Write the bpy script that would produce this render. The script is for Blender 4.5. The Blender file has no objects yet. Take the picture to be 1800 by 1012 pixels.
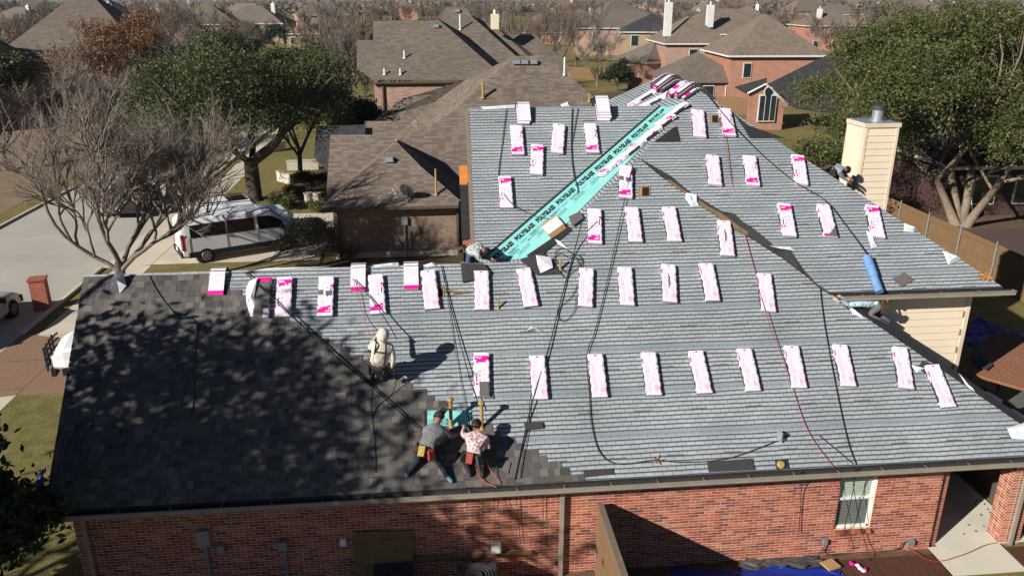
import bpy, bmesh, math, random
import numpy as np
from mathutils import Vector, Matrix
random.seed(11); rng = np.random.default_rng(5)
R = math.radians
SC = bpy.context.scene
COL = SC.collection

# ------------------------------------------------------------------ camera, sky, sun, exposure
HC = 11.65; FPX = 1400.0; PITCH = R(20.0); PSI = R(5.54)
cd = bpy.data.cameras.new('camera'); cam = bpy.data.objects.new('camera', cd); COL.objects.link(cam)
cam.location = (0, 0, HC); cam.rotation_euler = (R(90) - PITCH, 0, -PSI)
cd.sensor_width = 36.0; cd.lens = 36.0 * FPX / 1800.0; cd.clip_end = 20000; cd.clip_start = 0.1
SC.camera = cam
SUN_AZ = R(56.0); SUN_EL = R(26.0)         # the light travels towards azimuth 56 deg east of +Y
w = bpy.data.worlds.new('World'); SC.world = w; w.use_nodes = True
nt = w.node_tree; bg = nt.nodes['Background']
sky = nt.nodes.new('ShaderNodeTexSky'); sky.sky_type = 'NISHITA'; sky.sun_disc = False
sky.sun_elevation = SUN_EL; sky.sun_rotation = SUN_AZ + math.pi; sky.air_density = 0.5; sky.dust_density = 0.1; sky.ozone_density = 1.5
nt.links.new(sky.outputs[0], bg.inputs[0]); bg.inputs[1].default_value = 0.05
sl = bpy.data.lights.new('sun', 'SUN'); sl.energy = 5.0; sl.angle = R(0.5); sl.color = (1.0, 0.955, 0.89)
so = bpy.data.objects.new('sun', sl); COL.objects.link(so)
ld = Vector((math.sin(SUN_AZ) * math.cos(SUN_EL), math.cos(SUN_AZ) * math.cos(SUN_EL), -math.sin(SUN_EL)))
so.rotation_euler = ld.to_track_quat('-Z', 'Y').to_euler(); so.location = (-30, -30, 40)
SC.view_settings.view_transform = 'Standard'; SC.view_settings.look = 'None'
SC.view_settings.exposure = 0.5; SC.view_settings.gamma = 1.0

# ------------------------------------------------------------------ geometry helpers
def ray(x, y):
    a = (x - 900) / FPX; b = -(y - 506) / FPX
    v = (a, math.cos(PITCH) + b * math.sin(PITCH), -math.sin(PITCH) + b * math.cos(PITCH))
    c, s = math.cos(PSI), math.sin(PSI)
    return (v[0] * c + v[1] * s, -v[0] * s + v[1] * c, v[2])
class Pl:                                   # a plane z = a*x + b*y + c
    def __init__(s, a, b, c):
        s.a, s.b, s.c = a, b, c; s.k = math.sqrt(1 + a * a + b * b)
        s.n = Vector((-a / s.k, -b / s.k, 1 / s.k))
    def z(s, x, y): return s.a * x + s.b * y + s.c
    def p(s, x, y): return Vector((x, y, s.z(x, y)))
    def at(s, px, py, h=0.0):               # point of the plane (raised by h) seen along a direction
        r = ray(px, py); c = s.c + h * s.k
        t = (c - HC) / (r[2] - s.a * r[0] - s.b * r[1])
        return Vector((r[0] * t, r[1] * t, HC + r[2] * t))
def atz(px, py, z=0.0): return Pl(0, 0, z).at(px, py)
def atn(px, py, n):
    r = ray(px, py); t = n / r[1]; return Vector((r[0] * t, n, HC + r[2] * t))
class MB:
    def __init__(s): s.v = []; s.f = []; s.m = []; s.c = []
    def add(s, vs, fs, mi=0, col=None):
        o = len(s.v); s.v += [tuple(v) for v in vs]
        for f in fs: s.f.append([i + o for i in f]); s.m.append(mi); s.c.append(col)
        return s
    def poly(s, pts, mi=0, col=None): return s.add(pts, [list(range(len(pts)))], mi, col)
    def box(s, c, d, mi=0, rot=None, col=None, taper=1.0):
        vs = []
        for k in (-.5, .5):
            q = taper if k > 0 else 1.0
            for i, j in ((-.5, -.5), (.5, -.5), (.5, .5), (-.5, .5)):
                v = Vector((i * d[0] * q, j * d[1] * q, k * d[2]))
                if rot is not None: v = rot @ v
                vs.append(v + Vector(c))
        return s.add(vs, [[3, 2, 1, 0], [4, 5, 6, 7], [0, 1, 5, 4], [1, 2, 6, 5], [2, 3, 7, 6], [3, 0, 4, 7]], mi, col)
    def tube(s, pts, rad, n=6, mi=0, cap=True, col=None):
        pts = [Vector(p) for p in pts]; N = len(pts)
        if not hasattr(rad, '__len__'): rad = [rad] * N
        vs = []; up = None
        for i, p in enumerate(pts):
            t = (pts[min(i + 1, N - 1)] - pts[max(i - 1, 0)])
            if t.length < 1e-9: t = Vector((0, 0, 1))
            t.normalize()
            if up is None: up = Vector((0, 0, 1)) if abs(t.z) < .9 else Vector((1, 0, 0))
            a = t.cross(up)
            if a.length < 1e-6: a = t.orthogonal()
            a.normalize(); b = a.cross(t); up = b
            for k in range(n):
                g = 2 * math.pi * k / n
                vs.append(p + (a * math.cos(g) + b * math.sin(g)) * rad[i])
        fs = [[i * n + k, i * n + (k + 1) % n, (i + 1) * n + (k + 1) % n, (i + 1) * n + k] for i in range(N - 1) for k in range(n)]
        if cap: fs += [list(range(n)), list(range((N - 1) * n, N * n))[::-1]]
        return s.add(vs, fs, mi, col)
    def slab(s, pts, th, mi=0, ms=None, down=None):   # polygon with thickness downwards
        pts = [Vector(p) for p in pts]; d = down if down is not None else Vector((0, 0, -th)); n = len(pts)
        low = [p + d for p in pts]
        return s.add(pts + low, [list(range(n))], mi).add(pts + low, [list(range(2 * n - 1, n - 1, -1))] + [[i, i + n, (i + 1) % n + n, (i + 1) % n] for i in range(n)], mi if ms is None else ms)
    def sphere(s, c, r, nu=10, nv=7, mi=0, rot=None, col=None):
        r = (r, r, r) if not hasattr(r, '__len__') else r; vs = []
        for j in range(nv + 1):
            th = math.pi * j / nv
            for i in range(nu):
                ph = 2 * math.pi * i / nu
                v = Vector((r[0] * math.sin(th) * math.cos(ph), r[1] * math.sin(th) * math.sin(ph), r[2] * math.cos(th)))
                if rot is not None: v = rot @ v
                vs.append(v + Vector(c))
        fs = [[j * nu + i, (j + 1) * nu + i, (j + 1) * nu + (i + 1) % nu, j * nu + (i + 1) % nu] for j in range(nv) for i in range(nu)]
        return s.add(vs, fs, mi, col)
    def mesh(s, name, mats, smooth=False, uv=True):
        me = bpy.data.meshes.new(name); me.from_pydata(s.v, [], s.f)
        for m in (mats if isinstance(mats, (list, tuple)) else [mats]): me.materials.append(m)
        if len(s.f):
            me.polygons.foreach_set('material_index', s.m)
            if smooth: me.polygons.foreach_set('use_smooth', [True] * len(s.f))
            if uv:
                V = np.array(s.v); lay = me.uv_layers.new(name='UVMap'); out = np.zeros((len(me.loops), 2)); k = 0
                for f in s.f:
                    P = V[f]; nn = np.zeros(3)
                    for i in range(len(f)):
                        a = P[i]; b = P[(i + 1) % len(f)]
                        nn += ((a[1] - b[1]) * (a[2] + b[2]), (a[2] - b[2]) * (a[0] + b[0]), (a[0] - b[0]) * (a[1] + b[1]))
                    nn /= (np.linalg.norm(nn) + 1e-12)
                    u = np.array((-nn[1], nn[0], 0.0)); L = np.hypot(u[0], u[1])
                    u = np.array((1.0, 0, 0)) if L < 1e-3 else u / L
                    v = np.cross(nn, u); out[k:k + len(f), 0] = P @ u; out[k:k + len(f), 1] = P @ v; k += len(f)
                lay.data.foreach_set('uv', out.ravel())
            if any(c is not None for c in s.c):
                at = me.color_attributes.new('Col', 'FLOAT_COLOR', 'CORNER'); arr = []
                for f, c in zip(s.f, s.c): arr += list((*(c or (.5, .5, .5)), 1.0)) * len(f)
                at.data.foreach_set('color', arr)
        me.update(); return me
    def obj(s, name, mats, parent=None, smooth=False, uv=True):
        o = bpy.data.objects.new(name, s.mesh(name, mats, smooth, uv)); COL.objects.link(o)
        if parent is not None: o.parent = parent
        return o
def tag(o, label=None, cat=None, group=None, kind=None):
    if label: o['label'] = label
    if cat: o['category'] = cat
    if group: o['group'] = group
    if kind: o['kind'] = kind
    return o
def thing(name, label, cat, loc=(0, 0, 0), rz=0, group=None):
    o = bpy.data.objects.new(name, None); COL.objects.link(o); o.location = loc; o.rotation_euler = (0, 0, rz); o.empty_display_size = .2
    return tag(o, label, cat, group)
def clone(o, parent=None):
    c = o.copy(); COL.objects.link(c); c.parent = parent
    for ch in list(o.children): clone(ch, c)
    return c
def child(name, mesh, parent):
    o = bpy.data.objects.new(name, mesh); COL.objects.link(o); o.parent = parent; return o

# ------------------------------------------------------------------ materials
def _new(name):
    m = bpy.data.materials.new(name); m.use_nodes = True; return m, m.node_tree, m.node_tree.nodes['Principled BSDF']
def N(nt, t, **k):
    n = nt.nodes.new(t)
    for a, b in k.items():
        if a.startswith('i_'):
            key = a[2:]; key = int(key) if key.isdigit() else key.replace('_', ' ')
            if hasattr(b, 'is_linked') or b.__class__.__name__.startswith('NodeSocket'): nt.links.new(b, n.inputs[key])
            else: n.inputs[key].default_value = b
        else: setattr(n, a, b)
    return n
def rgb(c): return (*c, 1.0)
def mix(nt, f, a, b, mode='MIX'):
    n = nt.nodes.new('ShaderNodeMix'); n.data_type = 'RGBA'; n.blend_type = mode
    for s, v in ((0, f), (6, a), (7, b)):
        if v.__class__.__name__.startswith('NodeSocket'): nt.links.new(v, n.inputs[s])
        else: n.inputs[s].default_value = v if not isinstance(v, tuple) else (*v[:3], 1.0)
    return n.outputs[2]
def mth(nt, op, a, b=0.0, c=0.0):
    n = nt.nodes.new('ShaderNodeMath'); n.operation = op
    for s, v in ((0, a), (1, b), (2, c)):
        if v.__class__.__name__.startswith('NodeSocket'): nt.links.new(v, n.inputs[s])
        else: n.inputs[s].default_value = v
    return n.outputs[0]
def bump(nt, bs, h, dist, strength=1.0):
    b = nt.nodes.new('ShaderNodeBump'); b.inputs['Distance'].default_value = dist; b.inputs['Strength'].default_value = strength
    nt.links.new(h, b.inputs['Height']); nt.links.new(b.outputs[0], bs.inputs['Normal'])
def mat(name, col, rough=.8, col2=None, scale=4.0, detail=6, metal=0.0, bmp=0.0, bscale=60.0, spec=.3, coords='Object', stretch=None, sharp=None):
    m, nt, bs = _new(name); bs.inputs['Roughness'].default_value = rough; bs.inputs['Metallic'].default_value = metal
    bs.inputs['Specular IOR Level'].default_value = spec
    if col2 is None: col2 = tuple(c * .72 for c in col)
    tc = nt.nodes.new('ShaderNodeTexCoord'); src = tc.outputs['Object' if coords == 'World' else coords]
    if coords == 'World': src = nt.nodes.new('ShaderNodeNewGeometry').outputs['Position']
    if stretch:
        mp = N(nt, 'ShaderNodeMapping', i_0=src); mp.inputs['Scale'].default_value = stretch; src = mp.outputs[0]
    n = N(nt, 'ShaderNodeTexNoise', i_Vector=src, i_Scale=scale, i_Detail=detail, i_Roughness=.62)
    f = n.outputs[0]
    mr = N(nt, 'ShaderNodeMapRange', i_0=f); mr.inputs[1].default_value = .3 if not sharp else sharp[0]; mr.inputs[2].default_value = .7 if not sharp else sharp[1]
    nt.links.new(mix(nt, mr.outputs[0], rgb(col2), rgb(col)), bs.inputs['Base Color'])
    if bmp:
        n2 = N(nt, 'ShaderNodeTexNoise', i_Vector=src, i_Scale=bscale, i_Detail=4.0)
        bump(nt, bs, n2.outputs[0], bmp)
    return m
def flat(name, col, rough=.6, metal=0.0, spec=.4):
    m, nt, bs = _new(name); bs.inputs['Base Color'].default_value = rgb(col); bs.inputs['Roughness'].default_value = rough
    bs.inputs['Metallic'].default_value = metal; bs.inputs['Specular IOR Level'].default_value = spec; return m
def brickmat(name, c1, c2, mortar, bw=.222, bh=.069, ms=.009, dirt=.25, bmpd=.008, rough=.9):
    m, nt, bs = _new(name); bs.inputs['Roughness'].default_value = rough; bs.inputs['Specular IOR Level'].default_value = .2
    uv = nt.nodes.new('ShaderNodeTexCoord').outputs['UV']
    b = N(nt, 'ShaderNodeTexBrick', i_Vector=uv, i_Color1=rgb(c1), i_Color2=rgb(c2), i_Mortar=rgb(mortar), i_Scale=1.0)
    b.inputs['Mortar Size'].default_value = ms / 2; b.inputs['Brick Width'].default_value = bw; b.inputs['Row Height'].default_value = bh
    b.inputs['Mortar Smooth'].default_value = .15; b.inputs['Bias'].default_value = 0.0
    n = N(nt, 'ShaderNodeTexNoise', i_Vector=uv, i_Scale=1.3, i_Detail=5.0)
    n2 = N(nt, 'ShaderNodeTexNoise', i_Vector=uv, i_Scale=22.0, i_Detail=3.0)
    d = mth(nt, 'MULTIPLY_ADD', n.outputs[0], dirt * 2, 1 - dirt); d = mth(nt, 'MULTIPLY', d, mth(nt, 'MULTIPLY_ADD', n2.outputs[0], .5, .75))
    cmb = N(nt, 'ShaderNodeCombineColor', i_0=d, i_1=d, i_2=d)
    nt.links.new(mix(nt, 1.0, b.outputs[0], cmb.outputs[0], 'MULTIPLY'), bs.inputs['Base Color'])
    bump(nt, bs, mth(nt, 'SUBTRACT', 1.0, b.outputs['Fac']), bmpd); return m
def colattr(name, rough=.9, bmp=.002, bscale=220.0, var=.25, spec=.2):
    m, nt, bs = _new(name); bs.inputs['Roughness'].default_value = rough; bs.inputs['Specular IOR Level'].default_value = spec
    a = N(nt, 'ShaderNodeVertexColor', layer_name='Col')
    g = nt.nodes.new('ShaderNodeNewGeometry')
    n = N(nt, 'ShaderNodeTexNoise', i_Vector=g.outputs['Position'], i_Scale=bscale * .25, i_Detail=4.0)
    n2 = N(nt, 'ShaderNodeTexNoise', i_Vector=g.outputs['Position'], i_Scale=1.1, i_Detail=4.0)
    d = mth(nt, 'MULTIPLY', mth(nt, 'MULTIPLY_ADD', n.outputs[0], var * 2, 1 - var), mth(nt, 'MULTIPLY_ADD', n2.outputs[0], var * 1.6, 1 - var * .8))
    cmb = N(nt, 'ShaderNodeCombineColor', i_0=d, i_1=d, i_2=d)
    nt.links.new(mix(nt, 1.0, a.outputs[0], cmb.outputs[0], 'MULTIPLY'), bs.inputs['Base Color'])
    if bmp:
        n3 = N(nt, 'ShaderNodeTexNoise', i_Vector=g.outputs['Position'], i_Scale=bscale, i_Detail=2.0); bump(nt, bs, n3.outputs[0], bmp)
    return m
def underlaymat():
    # grey synthetic underlayment printed with courses of tabs, plain lap bands with nail caps every metre
    m, nt, bs = _new('underlayment'); bs.inputs['Roughness'].default_value = .55; bs.inputs['Specular IOR Level'].default_value = .35
    uv = nt.nodes.new('ShaderNodeTexCoord').outputs['UV']
    wob = N(nt, 'ShaderNodeTexNoise', i_Vector=uv, i_Scale=.9, i_Detail=3.0)
    sp0 = N(nt, 'ShaderNodeSeparateXYZ', i_0=uv)
    vv = mth(nt, 'ADD', sp0.outputs[1], mth(nt, 'MULTIPLY_ADD', wob.outputs[0], .05, -.025))
    uvw = N(nt, 'ShaderNodeCombineXYZ', i_0=sp0.outputs[0], i_1=vv).outputs[0]
    b = N(nt, 'ShaderNodeTexBrick', i_Vector=uvw, i_Color1=rgb((.40, .43, .445)), i_Color2=rgb((.345, .37, .385)), i_Mortar=rgb((.13, .14, .15)), i_Scale=1.0)
    b.inputs['Mortar Size'].default_value = .0065; b.inputs['Brick Width'].default_value = .195; b.inputs['Row Height'].default_value = .0985; b.inputs['Mortar Smooth'].default_value = .3
    row = mth(nt, 'FRACT', mth(nt, 'DIVIDE', vv, .0985))
    edge = N(nt, 'ShaderNodeMapRange', i_0=row); edge.inputs[1].default_value = .58; edge.inputs[2].default_value = .86
    col = mix(nt, mth(nt, 'MULTIPLY', edge.outputs[0], .95), b.outputs[0], rgb((.035, .04, .042)))
    lo = N(nt, 'ShaderNodeMapRange', i_0=row); lo.inputs[1].default_value = .25; lo.inputs[2].default_value = .0
    col = mix(nt, mth(nt, 'MULTIPLY', lo.outputs[0], .35), col, rgb((.50, .53, .54)))
    # scuffed streaks along the courses
    st = N(nt, 'ShaderNodeMapping', i_0=uv); st.inputs['Scale'].default_value = (.6, 13.0, 1.0)
    sn = N(nt, 'ShaderNodeTexNoise', i_Vector=st.outputs[0], i_Scale=1.6, i_Detail=6.0, i_Roughness=.7)
    sm = N(nt, 'ShaderNodeMapRange', i_0=sn.outputs[0]); sm.inputs[1].default_value = .56; sm.inputs[2].default_value = .72
    col = mix(nt, mth(nt, 'MULTIPLY', sm.outputs[0], .55), col, rgb((.24, .255, .26)))
    # maker's stamps: short dark dashes
    sx = mth(nt, 'FRACT', mth(nt, 'DIVIDE', mth(nt, 'ADD', sp0.outputs[0], mth(nt, 'MULTIPLY', mth(nt, 'FLOOR', mth(nt, 'DIVIDE', vv, .985)), .53)), 1.21))
    sv = mth(nt, 'FRACT', mth(nt, 'DIVIDE', mth(nt, 'ADD', vv, .40), .985))
    ink = N(nt, 'ShaderNodeTexNoise', i_Vector=uv, i_Scale=95.0, i_Detail=1.0)
    stamp = mth(nt, 'MULTIPLY', mth(nt, 'LESS_THAN', sx, .30), mth(nt, 'MULTIPLY', mth(nt, 'LESS_THAN', sv, .030), mth(nt, 'GREATER_THAN', ink.outputs[0], .40)))
    col = mix(nt, mth(nt, 'MULTIPLY', stamp, .85), col, rgb((.05, .05, .055)))
    # lap band
    bv = mth(nt, 'FRACT', mth(nt, 'DIVIDE', mth(nt, 'SUBTRACT', vv, .03), .985))
    band = mth(nt, 'MULTIPLY', mth(nt, 'LESS_THAN', bv, .135), .8)
    col = mix(nt, band, col, rgb((.25, .285, .305)))
    dx = mth(nt, 'SUBTRACT', mth(nt, 'FRACT', mth(nt, 'DIVIDE', sp0.outputs[0], .195)), .5)
    dv = mth(nt, 'SUBTRACT', bv, .055)
    r2 = mth(nt, 'ADD', mth(nt, 'POWER', mth(nt, 'MULTIPLY', dx, .195), 2.0), mth(nt, 'POWER', mth(nt, 'MULTIPLY', dv, .985), 2.0))
    col = mix(nt, mth(nt, 'MULTIPLY', mth(nt, 'LESS_THAN', r2, .0135 ** 2), .75), col, rgb((.08, .085, .09)))
    big = N(nt, 'ShaderNodeTexNoise', i_Vector=uv, i_Scale=.55, i_Detail=5.0, i_Roughness=.6)
    tone = N(nt, 'ShaderNodeMapRange', i_0=big.outputs[0]); tone.inputs[1].default_value = .3; tone.inputs[2].default_value = .7; tone.inputs[3].default_value = .74; tone.inputs[4].default_value = 1.02
    cmb = N(nt, 'ShaderNodeCombineColor', i_0=tone.outputs[0], i_1=tone.outputs[0], i_2=tone.outputs[0])
    nt.links.new(mix(nt, 1.0, col, cmb.outputs[0], 'MULTIPLY'), bs.inputs['Base Color'])
    wr = N(nt, 'ShaderNodeTexNoise', i_Vector=st.outputs[0], i_Scale=1.0, i_Detail=4.0)
    hgt = mth(nt, 'ADD', mth(nt, 'MULTIPLY', row, -.5), mth(nt, 'MULTIPLY', wr.outputs[0], 1.6))
    bump(nt, bs, hgt, .007); return m

M = {}
M['under'] = underlaymat()
M['shingle'] = colattr('new_shingle', .95, .002, 260.0, .22)
M['brick'] = colattr('red_brick', .92, .003, 120.0, .3)
M['mortar'] = mat('mortar', (.64, .54, .42), .95, (.50, .41, .31), 9.0, bmp=.003)
M['felt'] = mat('black_felt', (.018, .018, .018), .8, (.03, .03, .03), 6.0, bmp=.004, bscale=20)
M['ply'] = mat('plywood', (.20, .125, .055), .8, (.12, .07, .03), 3.0, stretch=(1, 9, 1))
M['plyor'] = mat('orange_board', (.62, .22, .05), .8, (.45, .15, .03), 6.0)
M['pine'] = mat('pine_wood', (.42, .25, .12), .8, (.28, .15, .07), 5.0)
M['gutter'] = mat('gutter_paint', (.30, .26, .20), .5, (.23, .20, .16), 3.0, spec=.4)
M['gutin'] = mat('gutter_inside', (.03, .03, .03), .8, (.05, .045, .04), 5.0)
M['siding'] = mat('cream_siding', (.74, .62, .46), .7, (.68, .56, .41), 1.5, bmp=.002)
M['sidetrim'] = mat('cream_trim', (.70, .58, .44), .7, (.58, .47, .35), 2.5)
M['white'] = mat('white_paint', (.75, .73, .68), .6, (.66, .64, .6), 3.0)
M['metal'] = mat('galvanised', (.42, .44, .45), .45, (.33, .35, .36), 9.0, metal=.6)
M['darkmetal'] = mat('dark_metal', (.04, .045, .05), .5, (.06, .06, .065), 9.0)
M['black'] = mat('black_plastic', (.012, .012, .013), .55, (.02, .02, .02), 9.0)
M['rope'] = mat('black_rope', (.012, .012, .014), .8, (.02, .02, .02), 40.0)
M['redrope'] = mat('red_rope', (.35, .05, .035), .8, (.22, .03, .02), 40.0)
M['hose'] = mat('green_hose', (.035, .045, .035), .6, (.05, .06, .045), 20.0)
M['orangerope'] = mat('orange_rope', (.65, .13, .06), .8, (.5, .09, .05), 40.0)
M['pink'] = mat('pale_pink_film', (.78, .67, .75), .42, (.73, .61, .70), 7.0, bmp=.006, bscale=16, spec=.5)
M['pinkgrey'] = mat('printed_grey', (.58, .50, .56), .45, (.52, .44, .50), 60.0)
M['magenta'] = mat('magenta_print', (.78, .01, .29), .45, (.70, .008, .25), 9.0)
M['ink'] = flat('ink', (.03, .025, .03), .6)
M['asph'] = mat('shingle_side', (.03, .03, .032), .95, (.055, .052, .05), 30.0)
M['asphgrey'] = mat('grey_shingle_back', (.14, .13, .115), .95, (.10, .095, .085), 14.0)
M['teal'] = mat('teal_film', (.21, .56, .53), .4, (.26, .60, .57), 1.6, bmp=.004, bscale=9, spec=.5)
M['tanpipe'] = mat('tan_pipe', (.38, .27, .10), .6, (.28, .19, .07), 14.0)
M['card'] = mat('cardboard', (.46, .28, .12), .9, (.38, .22, .09), 9.0)
M['paper'] = mat('white_card', (.78, .76, .72), .7, (.70, .67, .63), 5.0)
M['blueroll'] = mat('blue_roll', (.10, .22, .42), .55, (.16, .30, .50), 9.0, bmp=.004, bscale=15)
M['flap'] = mat('underlay_back', (.62, .66, .66), .55, (.48, .52, .53), 4.0, bmp=.008, bscale=12)
M['glass'] = flat('window_glass', (.02, .03, .03), .08, spec=.6)
M['screenblind'] = mat('screened_blind', (.20, .22, .20), .7, (.16, .18, .16), 4.0)
M['blind'] = mat('blind', (.50, .58, .45), .7, (.44, .52, .40), 4.0)
M['conc'] = mat('concrete', (.52, .45, .36), .9, (.42, .36, .29), .7, 9, bmp=.003)
M['slabc'] = mat('patio_concrete', (.66, .62, .50), .9, (.58, .54, .44), 1.2, 9)
M['deck'] = mat('deck_board', (.105, .045, .03), .7, (.07, .03, .02), 3.0, stretch=(8, 1, 1))
M['fencewood'] = mat('fence_wood', (.215, .13, .065), .85, (.145, .085, .04), 3.0, stretch=(6, 6, .6))
M['fencegrey'] = mat('grey_wood', (.22, .17, .12), .85, (.15, .115, .08), 4.0, stretch=(3, 3, 3))
M['tarp'] = mat('blue_tarp', (.008, .035, .30), .45, (.006, .02, .16), 3.0, bmp=.02, bscale=4)
M['tarpgrey'] = mat('grey_tarp', (.10, .095, .09), .6, (.05, .05, .05), 3.0, bmp=.02, bscale=6)
# ------------------------------------------------------------------ the house being roofed
PA = Pl(0, .8332, 2.565 - 13.468 * .8332); PB = Pl(0, .722, 5.31 - 16.3 * .722); PC = Pl(0, .8332, 8.795 - 22.335 * .8332)
PW = Pl(.65, 0, 7.83 - 5.15 * .65); PE = Pl(-.677, 0, 5.32 + .677 * 13.1); PEA = Pl(-.666, 0, 7.83 + .666 * 5.15)
Q = Vector((5.15, 19.79, 7.83)); P1 = Vector((7.315, 21.74, 9.237)); P2 = Vector((7.315, 26.1, 9.237))
AEDGE = [(1161, 310), (1190, 331), (1208, 343), (1227, 359), (1270, 387), (1297, 407), (1328, 424), (1348, 437.5), (1375, 454), (1401, 474), (1418, 486), (1442, 508), (1479, 528)]
BEDGE = [(1180, 310), (1205, 331), (1220, 342), (1270, 372), (1291, 375), (1304, 389), (1321, 399), (1344, 417), (1361, 432), (1390, 438), (1396, 449), (1415, 476), (1435, 498), (1459, 514)]
house = thing('house', 'brick house under re-roofing, its steep roof covered in grey underlayment', 'house', (0, 13.8, 0))
HI = Matrix.Translation((0, -13.8, 0))
def hpart(mb, name, mats, parent=house, **k):
    o = mb.obj(name, mats, None, **k); o.parent = parent
    if parent is house: o.matrix_parent_inverse = HI
    return o
aedge = [PA.at(*p) for p in AEDGE]; bedge = [PB.at(*p) for p in BEDGE]
hipA = [PA.p(12.4, 14.02), PA.p(13.08, 13.468)]
polyA = [PA.p(-7.55, 13.468), PA.p(13.08, 13.468), PA.p(12.4, 14.01)] + aedge[::-1] + [Q, PA.p(2.18, 17.47), PA.p(-7.8, 17.47)]
mb = MB().slab(polyA, .06, 0, 1); roofA = hpart(mb, 'roof_slope', [M['under'], M['felt']])
roofA['label'] = 'large front slope, grey underlayment on the right and new dark shingles on the left'
mb = MB().slab([PA.p(-7.8, 17.47) - Vector((0, 0, .01)), PA.p(1.82, 17.47) - Vector((0, 0, .01)), Vector((1.82, 21.2, 2.8)), Vector((-7.8, 21.2, 2.8))], .06)
hpart(mb, 'roof_slope', [M['under']])
polyB = [Vector((9.05, 16.3, 5.31)), Vector((13.1, 16.3, 5.31)), P1, Q] + bedge
hpart(MB().slab(polyB, .05, 0, 1), 'roof_slope', [M['under'], M['felt']])
polyC = [PC.p(.97, 22.335), PC.p(.9, 18.4), PC.p(1.59, 18.4), PC.p(6.63, 22.335)]
hpart(MB().slab(polyC, .06, 0, 1), 'roof_slope', [M['under'], M['ply']])
hpart(MB().slab([PC.p(.97, 22.335) - Vector((0, 0, .01)), PC.p(6.81, 22.335) - Vector((0, 0, .01)), Vector((4.2, 25.8, 5.9)), Vector((.97, 25.8, 5.9))], .06), 'roof_slope', [M['under']])
nw = P2 + Vector((-1, .93, -.65)) * 5.0
ne = P2 + Vector((1, .83, -.677)) * 5.66
polyW = [PW.p(1.5, 17.6), PW.p(2.2, 17.5), Q - Vector((0, 0, .005)), P1, P2, nw, PW.p(nw.x, 26.0), PW.p(1.5, 18.3)]
hpart(MB().slab(polyW, .05), 'roof_slope', [M['under']])
hpart(MB().slab([P1, Vector((13.1, 16.3, 5.31)), ne, P2], .06), 'roof_slope', [M['felt']])
hpart(MB().slab([P2, ne, nw], .06), 'roof_slope', [M['felt']])
hpart(MB().slab([PEA.p(9.1, 16.68), PEA.p(12.4, 14.02), PEA.p(13.08, 13.468), PEA.p(13.08, 16.68)], .05), 'roof_slope', [M['felt']])
# felt strip where the front slope steps up to the upper one
st = MB(); pa = [Q] + aedge; pb = [Q] + bedge
na, nb = len(pa), len(pb)
K = 40
def lerp_poly(P, t):
    x = t * (len(P) - 1); i = min(int(x), len(P) - 2); return P[i].lerp(P[i + 1], x - i)
for k in range(K):
    a0, a1 = lerp_poly(pa, k / K), lerp_poly(pa, (k + 1) / K); b0, b1 = lerp_poly(pb, k / K), lerp_poly(pb, (k + 1) / K)
    m0, m1 = a0.lerp(b0, .42), a1.lerp(b1, .42); up = Vector((0, 0, .012))
    brown = 1 if (4 <= k < 20) else 0
    st.poly([a0 + up, a1 + up, m1 + up, m0 + up], brown); st.poly([m0 + up, m1 + up, b1 + up * .3, b0 + up * .3], 0)
hpart(st, 'felt_strip', [M['felt'], mat('weathered_board', (.17, .115, .055), .9, (.10, .07, .035), 4.0)])
# felt lapped over the lower hip
hp = MB(); h0 = PA.at(1479, 528); h1 = PA.p(13.08, 13.468)
for k in range(24):
    t0, t1 = k / 24, (k + 1) / 24
    a, b = h0.lerp(h1, t0), h0.lerp(h1, t1)
    o = Vector((.14, .12, .02)); j0 = .02 * math.sin(k * 2.1); j1 = .02 * math.sin((k + 1) * 2.1); u = Vector((0, 0, .025))
    hp.poly([a + u - o * (.25 + j0), b + u - o * (.25 + j1), b + u + o + Vector((0, 0, .03)), a + u + o + Vector((0, 0, .03))])
    hp.poly([a + u + o + Vector((0, 0, .03)), b + u + o + Vector((0, 0, .03)), b + o * 1.6 - Vector((0, 0, .12)), a + o * 1.6 - Vector((0, 0, .12))])
hpart(hp, 'hip_felt', [M['felt']])
# loose underlayment flaps along the edges
def flap(pl, pix, h=.02, curl=.14, m='flap'):
    P = [pl.at(*p, h=h) for p in pix]; mbf = MB(); n = len(P); c = sum(P, Vector()) / n
    top = [p + pl.n * (curl * (.2 + .8 * ((i * 37) % 10) / 10)) for i, p in enumerate(P)]
    mid = c + pl.n * curl * .3
    for i in range(n): mbf.poly([P[i], P[(i + 1) % n], top[(i + 1) % n].lerp(mid, .5), top[i].lerp(mid, .5)]); mbf.poly([top[i].lerp(mid, .5), top[(i + 1) % n].lerp(mid, .5), mid])
    return hpart(mbf, 'underlayment_flap', [M[m]])
flap(PA, [(935, 572), (925, 582), (945, 579), (958, 584)]); flap(PA, [(1206, 338), (1228, 342), (1229, 362), (1216, 364), (1204, 348)], curl=.2)
flap(PB, [(1352, 432), (1395, 436), (1400, 441), (1372, 437)], curl=.1); flap(PB, [(1590, 392), (1612, 403), (1606, 408), (1588, 407)], curl=.16); flap(PB, [(1657, 440), (1690, 455), (1667, 466)], curl=.16)
flap(PB, [(1522, 405), (1530, 408), (1542, 434), (1532, 437)], curl=.08); flap(PA, [(1770, 752), (1800, 742), (1830, 775), (1778, 770)], curl=.12)
flap(PA, [(975, 420), (985, 424), (1000, 438), (982, 430)], curl=.06); flap(PA, [(1600, 640), (1628, 647), (1612, 655)], curl=.06)
flap(PA, [(432, 477), (470, 471), (585, 468), (505, 474)], curl=.06); flap(PA, [(655, 466), (700, 461), (702, 468), (660, 470)], curl=.09); flap(PA, [(745, 466), (762, 460), (768, 468), (750, 470)], curl=.09)
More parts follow.
